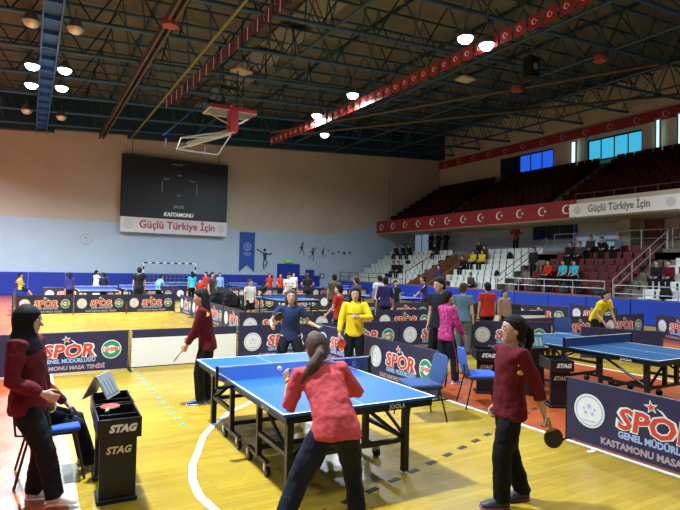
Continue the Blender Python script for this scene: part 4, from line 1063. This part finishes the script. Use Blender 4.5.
# --- foreground
I = person('woman in coral red shirt with ponytail playing at the bright blue table, seen from behind', 1.96, 3.42, 0, -14, 1.57, 'coral', 'half', 'navytr', hair='side', hc=H_FAIR, det=2,
           px=.01, py=-.035, pz=.492, lean=44, side=-10, twist=8, hp=14, hy=6, fR=(.17, .10, 0), fL=(-.27, -.10, 0), kR=(.3, 1, 0), kL=(-.5, 1, 0), hL=(-.165, .225, .655), eL=(-.35, -.1, -1), hR=(.07, .27, .60), eR=(1, -.2, -.7), curl=55, pnL=(.6, .5, .2), hdL=(-.2, .5, .8), toeR=5, toeL=-20)
wl = I['W'][-1]
b = MB(); b.tube([(0, 0, 0), (.001, .014, .004)], .03, 14); 
o = MB().ell((0, 0, 0), V((.02, 0, 0)), V((0, .02, 0)), V((0, 0, .02)), 12, 8).build('table_tennis_ball', M_white, loc=tuple(wl+V((-.03, .11, .085)))); tag(o, 'small white ball held up by the player in the coral shirt', 'ball')
b.bm.free()
mm = I['M'].inverted(); a = mm @ I['W'][-1]
MB().lathe([(.020, -.012), (.033, -.010), (.033, .010), (.020, .012)], 14, Matrix.Translation(a) @ V((-.3, .6, .2)).to_track_quat('Z', 'Y').to_matrix().to_4x4()).build('wristwatch', M_gold, I['body'])
racket(I['W'][1]+V((.02, .07, .02)), (-.2, .8, .5), (1, .2, .2), 'racket in the right hand of the player in the coral shirt')

I = person('girl in maroon tracksuit top with ponytail standing in profile, black racket held behind her', 3.50, 3.13, 0, 62, 1.54, 'maroon', 'threequarter', 'blacktr', hair='ponytail', hc=H_BLK, det=2,
           hp=-6, lean=-3, twist=6, hL=(-.13, -.17, .44), eL=(-.5, -1, 0), hR=(.11, .04, .50), fL=(-.05, .05, 0), fR=(.05, -.10, 0), curl=55, toeL=4, toeR=-14, pnL=(0, 1, 0), shoe='dark')
patch(I, 'gold_print', M_gold, (-.178, -.025, 1.19), (-1, -.2, .2), .032, 1.0, 'star'); patch(I, 'gold_print', M_gold, (-.188, -.02, 1.12), (-1, -.1, .1), .018, 1.5)
wl = I['W'][-1]; racket(wl+V((.03, -.02, -.055)), (.25, -.12, -.9), (-.45, -.9, -.1), 'black racket hanging from the hand of the girl in maroon at the right', False)

I = person('woman in black headscarf and maroon jacket standing at the left edge, hand at her waist', .035, 4.93, 0, -112, 1.56, 'maroon', 'long', 'blacktr', hair='hijab', det=2, shoe='white',
           hp=2, lean=-5, hR=(.115, .11, .585), eR=(.5, -1, -.3), hL=(-.13, .05, .5), fR=(.06, .17, 0), fL=(-.06, .02, 0), curl=35, pnR=(-.6, -.3, 0), toeR=2)
patch(I, 'gold_print', M_gold, (.185, -.055, 1.21), (.95, .1, .35), .038, 1.0, 'star')
I = person('seated umpire in maroon jacket and black trousers, mostly hidden behind the woman in the headscarf', .09, 5.60, 0, -90, 1.55, 'maroon', 'long', 'blacktr', hair='short', det=1, pz=.355, lean=-13, hp=10,
           fR=(.06, .30, 0), fL=(-.06, .28, 0), hR=(.06, .17, .40), hL=(-.05, .15, .40), eR=(.6, -1, 0), pnR=(0, 0, -1), pnL=(0, 0, -1), curl=15, shoe='white')
I = person('helper in maroon jacket with long dark hair standing left of the blue table', 2.20, 7.40, 0, 66, 1.58, 'maroon', 'long', 'blacktr', hair='long', hc=H_BLK, det=1, shoe='blue', lean=9, hp=8,
           hL=(-.08, .17, .50), eL=(-.5, -1, 0), hR=(.07, .15, .56), fL=(-.05, .04, 0), fR=(.06, -.03, 0), curl=50)
patch(I, 'gold_print', M_gold, (-.155, -.01, 1.25), (-1, 0, .35), .04, 1.0, 'star')
racket(I['W'][-1]+V((-.03, .01, -.04)), (-.55, .15, -.75), (.9, -.3, -.5), 'grey looking racket pointing down in the hand of the maroon clad helper', False)
I = person('woman in navy blue t-shirt facing the camera across the table, one palm open', 3.86, 8.2, 0, 155, 1.60, 'navy', 'short', 'blacktr', hair='long', extra='front', hc=H_FAIR, det=1,
           pz=.485, lean=12, hp=-4, hR=(.19, .20, .60), eR=(.8, -.3, -1), hL=(-.27, .16, .60), eL=(-.5, -.2, -1), fR=(.14, .02, 0), fL=(-.14, .0, 0), curl=22, pnL=(.2, .2, 1), pnR=(-.3, .3, 0))
racket(I['W'][1]+V((.03, -.05, .03)), (.25, -.35, .8), (.2, -1, .1), 'dark racket raised by the woman in the navy t-shirt', False)
I = person('girl in bright yellow tracksuit top behind the table, red racket in her lowered hand', 4.98, 7.95, 0, 150, 1.57, 'yellow', 'long', 'blacktr', hair='long', extra='front', hc=H_BLK, det=1,
           hR=(.17, .08, .50), hL=(-.035, .12, .70), eL=(-1, 0, -.6), eR=(.8, -1, 0), curl=45, hp=0)
b = MB(); b.loft([(I['sp'](.195)+I['fv']*.006, I['rv']*.166, I['fv']*.119), (I['sp'](.202)+I['fv']*.006, I['rv']*.168, I['fv']*.120)], 24); b.build('chest_stripe', M_black, I['top'])
racket(I['W'][1]+V((-.0, -.03, -.04)), (.1, -.15, -.9), (-.4, -1, .1), 'red racket in the lowered hand of the girl in yellow')
I = person('person in pink jacket and dark trousers with a pink stripe by the second blue chair', 6.22, 6.95, 0, -100, 1.56, 'pink', 'long', 'navytr', hair='short', hc=H_BLK, det=1, shoe='lilac',
           hR=(.12, .14, .52), eR=(.5, -1, 0), hL=(-.12, .1, .5), stripes=('leg', M_pinkp), fR=(.06, .08, 0), fL=(-.06, -.03, 0))
I = person('tall man in black t-shirt and trousers standing behind the pink jacket', *pp(441, 10.0), 0, 100, 1.77, 'black', 'short', 'blacktr', hair='short', det=1, hL=(-.12, .1, .47), hp=8, hy=-10)
person('person in steel blue shirt and grey trousers between the pink jacket and the red shirt', *pp(464, 12.3), 0, -60, 1.62, 'steel', 'short', 'grayd', hair='short', hc=H_BRN, det=1)
person('person in red t-shirt with black hair standing with arms down before the padded wall', *pp(488, 13.8), 0, -20, 1.62, 'red', 'short', 'blacktr', hair='bun', det=1)
person('person in tan top with dark hair just right of the red shirt', *pp(505, 15), 0, 170, 1.40, 'tan', 'long', 'blacktr', det=0)
person('man in yellow shirt bending forward behind the dark blue table', *pp(597, 13.2), 0, 175, 1.66, 'yellow', 'short', 'blacktr', hair='short', det=1, pz=.50, lean=38, side=10, hp=5, hR=(.14, .26, .44), hL=(-.12, .24, .42))
# --- middle and far players
person('girl in red shirt standing left of the girl in yellow', *pp(340, 12.6), 0, 40, 1.52, 'red', 'short', 'blacktr', hair='short', hc=H_BLK, det=1, hL=(-.1, .16, .55))
person('boy in brown shirt with dark hair behind the girl in red', *pp(335, 19), 0, -20, 1.68, 'brown', 'short', 'blacktr')
person('boy in grey brown shirt behind the head of the girl in yellow', *pp(357, 18), 0, 20, 1.62, 'brown', 'short', 'navytr', hc=H_BRN)
person('girl in white t-shirt and black shorts watching, left of the woman in navy blue', *pp(251, 18), 0, 190, 1.46, 'white', 'short', 'blacktr', 'short', 'white', 'short', H_BRN, 1)
person('player in white t-shirt looking at a phone, middle of the hall', *pp(289, 23.6), 0, 175, 1.64, 'white', 'short', 'blacktr', hair='short', hR=(.05, .2, .66), hL=(-.05, .2, .66), eR=(1, -.3, -1), eL=(-1, -.3, -1), hp=20)
person('second player in white behind the one holding the phone', *pp(294, 30), 0, 175, 1.6, 'white', 'short', 'navytr')
person('girl in black shirt with long hair seen from behind, hands at her waist', *pp(308, 26), 0, -10, 1.62, 'black', 'short', 'blacktr', hair='long', hc=H_BRN, hR=(.1, .05, .6), hL=(-.1, .05, .6), eR=(1, -.6, 0), eL=(-1, -.6, 0))
person('dark clothed person sitting low left of the phone player', *pp(264, 25), 0, -100, 1.5, 'black', 'long', 'blacktr', pz=.36, lean=15, fR=(.07, .28, 0), fL=(-.07, .28, 0))
person('left one of the two far players in red shirts before the blue door', *pp(270, 31), 0, 170, 1.5, 'red', 'short', 'blacktr')
person('right one of the two far players in red shirts before the blue door', *pp(281, 30.5), 0, 160, 1.52, 'red', 'short', 'blacktr', hR=(.1, .2, .6))
person('boy in a pale t-shirt at the table corner below the padded wall', *pp(380, 20), 0, -20, 1.66, 'white', 'short', 'blacktr')
person('man in navy shirt with white sleeve stripes seen from behind', *pp(386, 16.4), 0, -28, 1.66, 'purple', 'half', 'navytr', hair='short', stripes=('sleeve', M_whp), det=1, hR=(.16, .05, .5), hL=(-.16, .05, .5))
person('person in black and white standing just right of the navy striped shirt', *pp(396, 19.5), 0, 170, 1.50, 'black', 'short', 'navytr')
person('player in navy with white sleeve stripe leaning at the blue table', *pp(426, 20.9), 0, 70, 1.68, 'purple', 'half', 'navytr', lean=12, stripes=('sleeve', M_whp), hL=(-.1, .26, .55))
person('person in black long hair left edge of the far court facing the wall', *pp(71, 24), 0, 0, 1.45, 'purple', 'long', 'navytr', hair='long')
person('white shirted player at the far left table, arms out', *pp(97, 27.5), 0, -60, 1.52, 'white', 'half', 'navytr', hR=(.3, .1, .65), hL=(-.1, .25, .6))
person('player in black with white shoulders seen from behind at the far left', *pp(105, 25), 0, 20, 1.46, 'black', 'half', 'blacktr', stripes=('sleeve', M_whp), lean=10)
person('man in black t-shirt with back print standing at the far side, hands low', *pp(140, 22.9), 0, -5, 1.75, 'black', 'short', 'navytr', 'short', det=1)
person('boy in light blue shirt crouching to play left of the goal', *pp(158.5, 27), 0, -70, 1.5, 'lblue', 'short', 'blacktr', pz=.47, lean=25, hR=(.1, .3, .55))
person('girl in cyan shirt with dark hair standing before the right goal post', *pp(193, 28), 0, 10, 1.55, 'cyan', 'short', 'blacktr', hair='long')
person('person in red shirt right of the cyan shirt, sitting low', *pp(201, 27), 0, 160, 1.45, 'red', 'short', 'blacktr', pz=.36, lean=10, fR=(.07, .28, 0), fL=(-.07, .28, 0))
person('person in dark red shirt standing behind the man in dark grey', *pp(206.5, 27.4), 0, 120, 1.56, 'red', 'short', 'blacktr')
person('man in dark grey t-shirt walking between the barriers at the left rear', *pp(213, 22.6), 0, -150, 1.62, 'gray', 'short', 'blacktr', det=1)
person('person in light blue shirt near the far wall, left of the blue banner', *pp(220.5, 30), 0, 170, 1.5, 'lblue', 'short', 'blacktr', hR=(.1, .2, .6))
person('umpire in yellow top and blue shorts seated at the far left corner', *pp(22, 27.5), 0, -80, 1.6, 'yellow', 'short', 'navytr', 'short', pz=.34, lean=-5, fR=(.07, .35, 0), fL=(-.07, .35, 0))
person('person in purple navy top standing at the foot of the middle seat block', 20.98, 24.2, .62, 90, 1.6, 'purple', 'long', 'blacktr')

racket((.60, 4.80, .702), (.3, 1, 0), (0, 0, 1), 'red racket lying flat on the umpire stand at the left')
# --- spectators
def sit(label, y, k, top, sleeve='long', H=1.62, bottom='blacktr', face=92, hc=None, group=None, hair='short', **kw):
    d = dict(pz=.292, fR=(.07, .235, 0), fL=(-.07, .235, 0), hR=(.07, .20, .34), hL=(-.07, .20, .34), lean=8); d.update(kw)
    return person(label, FX+k*DX+.25, y, FZ+k*DZ, face, H, top, sleeve, bottom, hair=hair, hc=hc, group=group, **d)
def spec(px, py, k):        # row k seat whose centre line meets that bearing
    b = (px-340)/531.5; X = FX+k*DX+.30
    return X*(cos(YAW)-b*sin(YAW))/(sin(YAW)+b*cos(YAW))
for px, k, lab in ((398, 6, 'left one of the dark clothed group high in the far seat block'), (405, 6, 'middle one of the dark clothed group high in the far seat block'), (411, 6, 'right one of the dark clothed group high in the far seat block'),
                   (396, 2, 'dark clothed spectator low in the far seat block, left of two'), (401, 2, 'dark clothed spectator low in the far seat block, right of two'), (437, 6, 'dark clothed spectator at the upper end of the far seat block')):
    sit(lab, spec(px, 0, k), k, 'black', lean=20)
sit('spectator in black and yellow top, left one of the pair in the middle block', spec(475, 0, 4), 4, 'yellow', hair='long'); sit('spectator in black and yellow top, right one of the pair in the middle block', spec(484, 0, 4), 4, 'yellow', hair='long')
sit('spectator in black sitting highest in the middle seat block', spec(481, 0, 6), 6, 'black', lean=15); sit('spectator in dark green sitting below the highest one', spec(486, 0, 5), 5, 'darkgreen')
sit('spectator in black low at the left end of the middle block', spec(465, 0, 3), 3, 'black', lean=18); sit('spectator bending forward in the front row of the middle block', spec(474, 0, 0), 0, 'gray', lean=25)
sit('spectator in red and white top seated left of the cyan pair', spec(550, 0, 2), 2, 'red'); sit('spectator in cyan t-shirt, left one of the pair', spec(565, 0, 2), 2, 'cyan', 'short'); sit('spectator in cyan t-shirt, right one of the pair', spec(576, 0, 2), 2, 'cyan', 'short')
sit('spectator in dark green jacket in the top row of the red seats', spec(592, 0, 6), 6, 'darkgreen'); sit('spectator in navy shirt leaning sideways in the top row of the red seats', spec(618, 0, 6), 6, 'steel', side=-12, hR=(.3, .2, .6))
sit('spectator in black leaning low in the top red row', spec(606, 0, 6), 6, 'black', lean=45); sit('spectator in black behind the cyan pair', spec(572, 0, 5), 5, 'black', lean=10); sit('spectator in grey top left of the dark green jacket', spec(581, 0, 5), 5, 'gray')
sit('spectator in black seated among the near white seats', spec(659, 0, 2), 2, 'black', lean=15); sit('spectator in dark red seated beside the black one among white seats', spec(671, 0, 2), 2, 'maroon', lean=15)
person('spectator in black standing on the stairs left of the red seats', *(lambda q: (22.6, spec(537, 0, 3)))(0), FZ+3*DZ, 95, 1.6, 'black')
for px, lab in ((431, 'leftmost of the three dark clothed people standing on the walkway'), (438.5, 'middle one of the three dark clothed people on the walkway'), (446, 'rightmost of the three dark clothed people on the walkway')):
    b = (px-340)/531.5; X = 26.0; person(lab, X, X*(cos(YAW)-b*sin(YAW))/(sin(YAW)+b*cos(YAW)), 3.12, 95, 1.62, 'black', hR=(.1, .12, .62), hL=(-.1, .12, .62))
b = (516-340)/531.5; X = 25.6; person('man in burgundy shirt standing on the walkway with raised bent arms', X, X*(cos(YAW)-b*sin(YAW))/(sin(YAW)+b*cos(YAW)), 3.12, 100, 1.66, 'plaid', hR=(.24, .02, .80), hL=(-.28, .0, .74), eR=(1, 0, -1), eL=(-1, 0, -1))
# bags and jackets
def bag(x, y, z, s, mt, label, group=None, name='bag', cat='bag'):
    r = empty(name, (x, y, z)); tag(r, label, cat, group)
    b = MB(); b.loft([(V((0, 0, .0)), V((.20*s, 0, 0)), V((0, .13*s, 0))), (V((0, 0, .06*s)), V((.23*s, 0, 0)), V((0, .16*s, 0))), (V((.01, 0, .22*s)), V((.21*s, 0, 0)), V((0, .14*s, 0))), (V((0, 0, .36*s)), V((.14*s, 0, 0)), V((0, .10*s, 0))), (V((0, 0, .42*s)), V((.05*s, 0, 0)), V((0, .05*s, 0)))], 14); so = b.build('sack', mt, r); rem(so, .022*s, 1, .07)
    MB().tube([(-.05*s, 0, .40*s), (-.04*s, 0, .48*s), (.04*s, 0, .48*s), (.05*s, 0, .40*s)], .012, 6).build('strap', M_black, r)
    b = MB(); b.loft([(V((0, -.13*s, .06*s)), V((.13*s, 0, 0)), V((0, .05*s, 0))), (V((0, -.13*s, .2*s)), V((.12*s, 0, 0)), V((0, .05*s, 0)))], 10); b.build('front_pocket', mt, r)
    return r
BK = K['black']
bag(FX+5*DX+.3, spec(510, 0, 5), FZ+5*DZ+.4, .9, BK, 'black bag lying on a white seat under the man in burgundy')
bag(FX+.3, spec(666, 0, 0), FZ+.4, 1.2, BK, 'black rucksack on a front white seat at the right edge', name='rucksack', cat='rucksack')
bag(FX+2*DX+.3, spec(497, 0, 2), FZ+2*DZ+.4, .7, BK, 'small black bag low in the middle seat block')
bag(8.62, 14.2, .48, 1.25, K['navy'], 'blue jacket and rucksack piled on the chair behind the girl in yellow')
bag(8.2, 14.1, .0, 1.3, BK, 'dark bag on the floor left of the piled chair', name='bag')
for i, (x, y) in enumerate([(5.95, 18.9), (6.15, 18.05), (6.55, 19.6), (5.75, 17.4), (6.75, 18.7)]):
    bag(x, y, .48 if i < 3 else 0, 1.3, BK, 'black sports bag in the heap behind the plum side barriers', 'black bags in the heap')
for i in range(6):
    bag(21.0, 14.0+i*.85, FZ+.39, 1.0, BK if i % 2 else K['gray'], 'dark bag behind the railing in front of the red seats', 'dark bags behind the front railing')
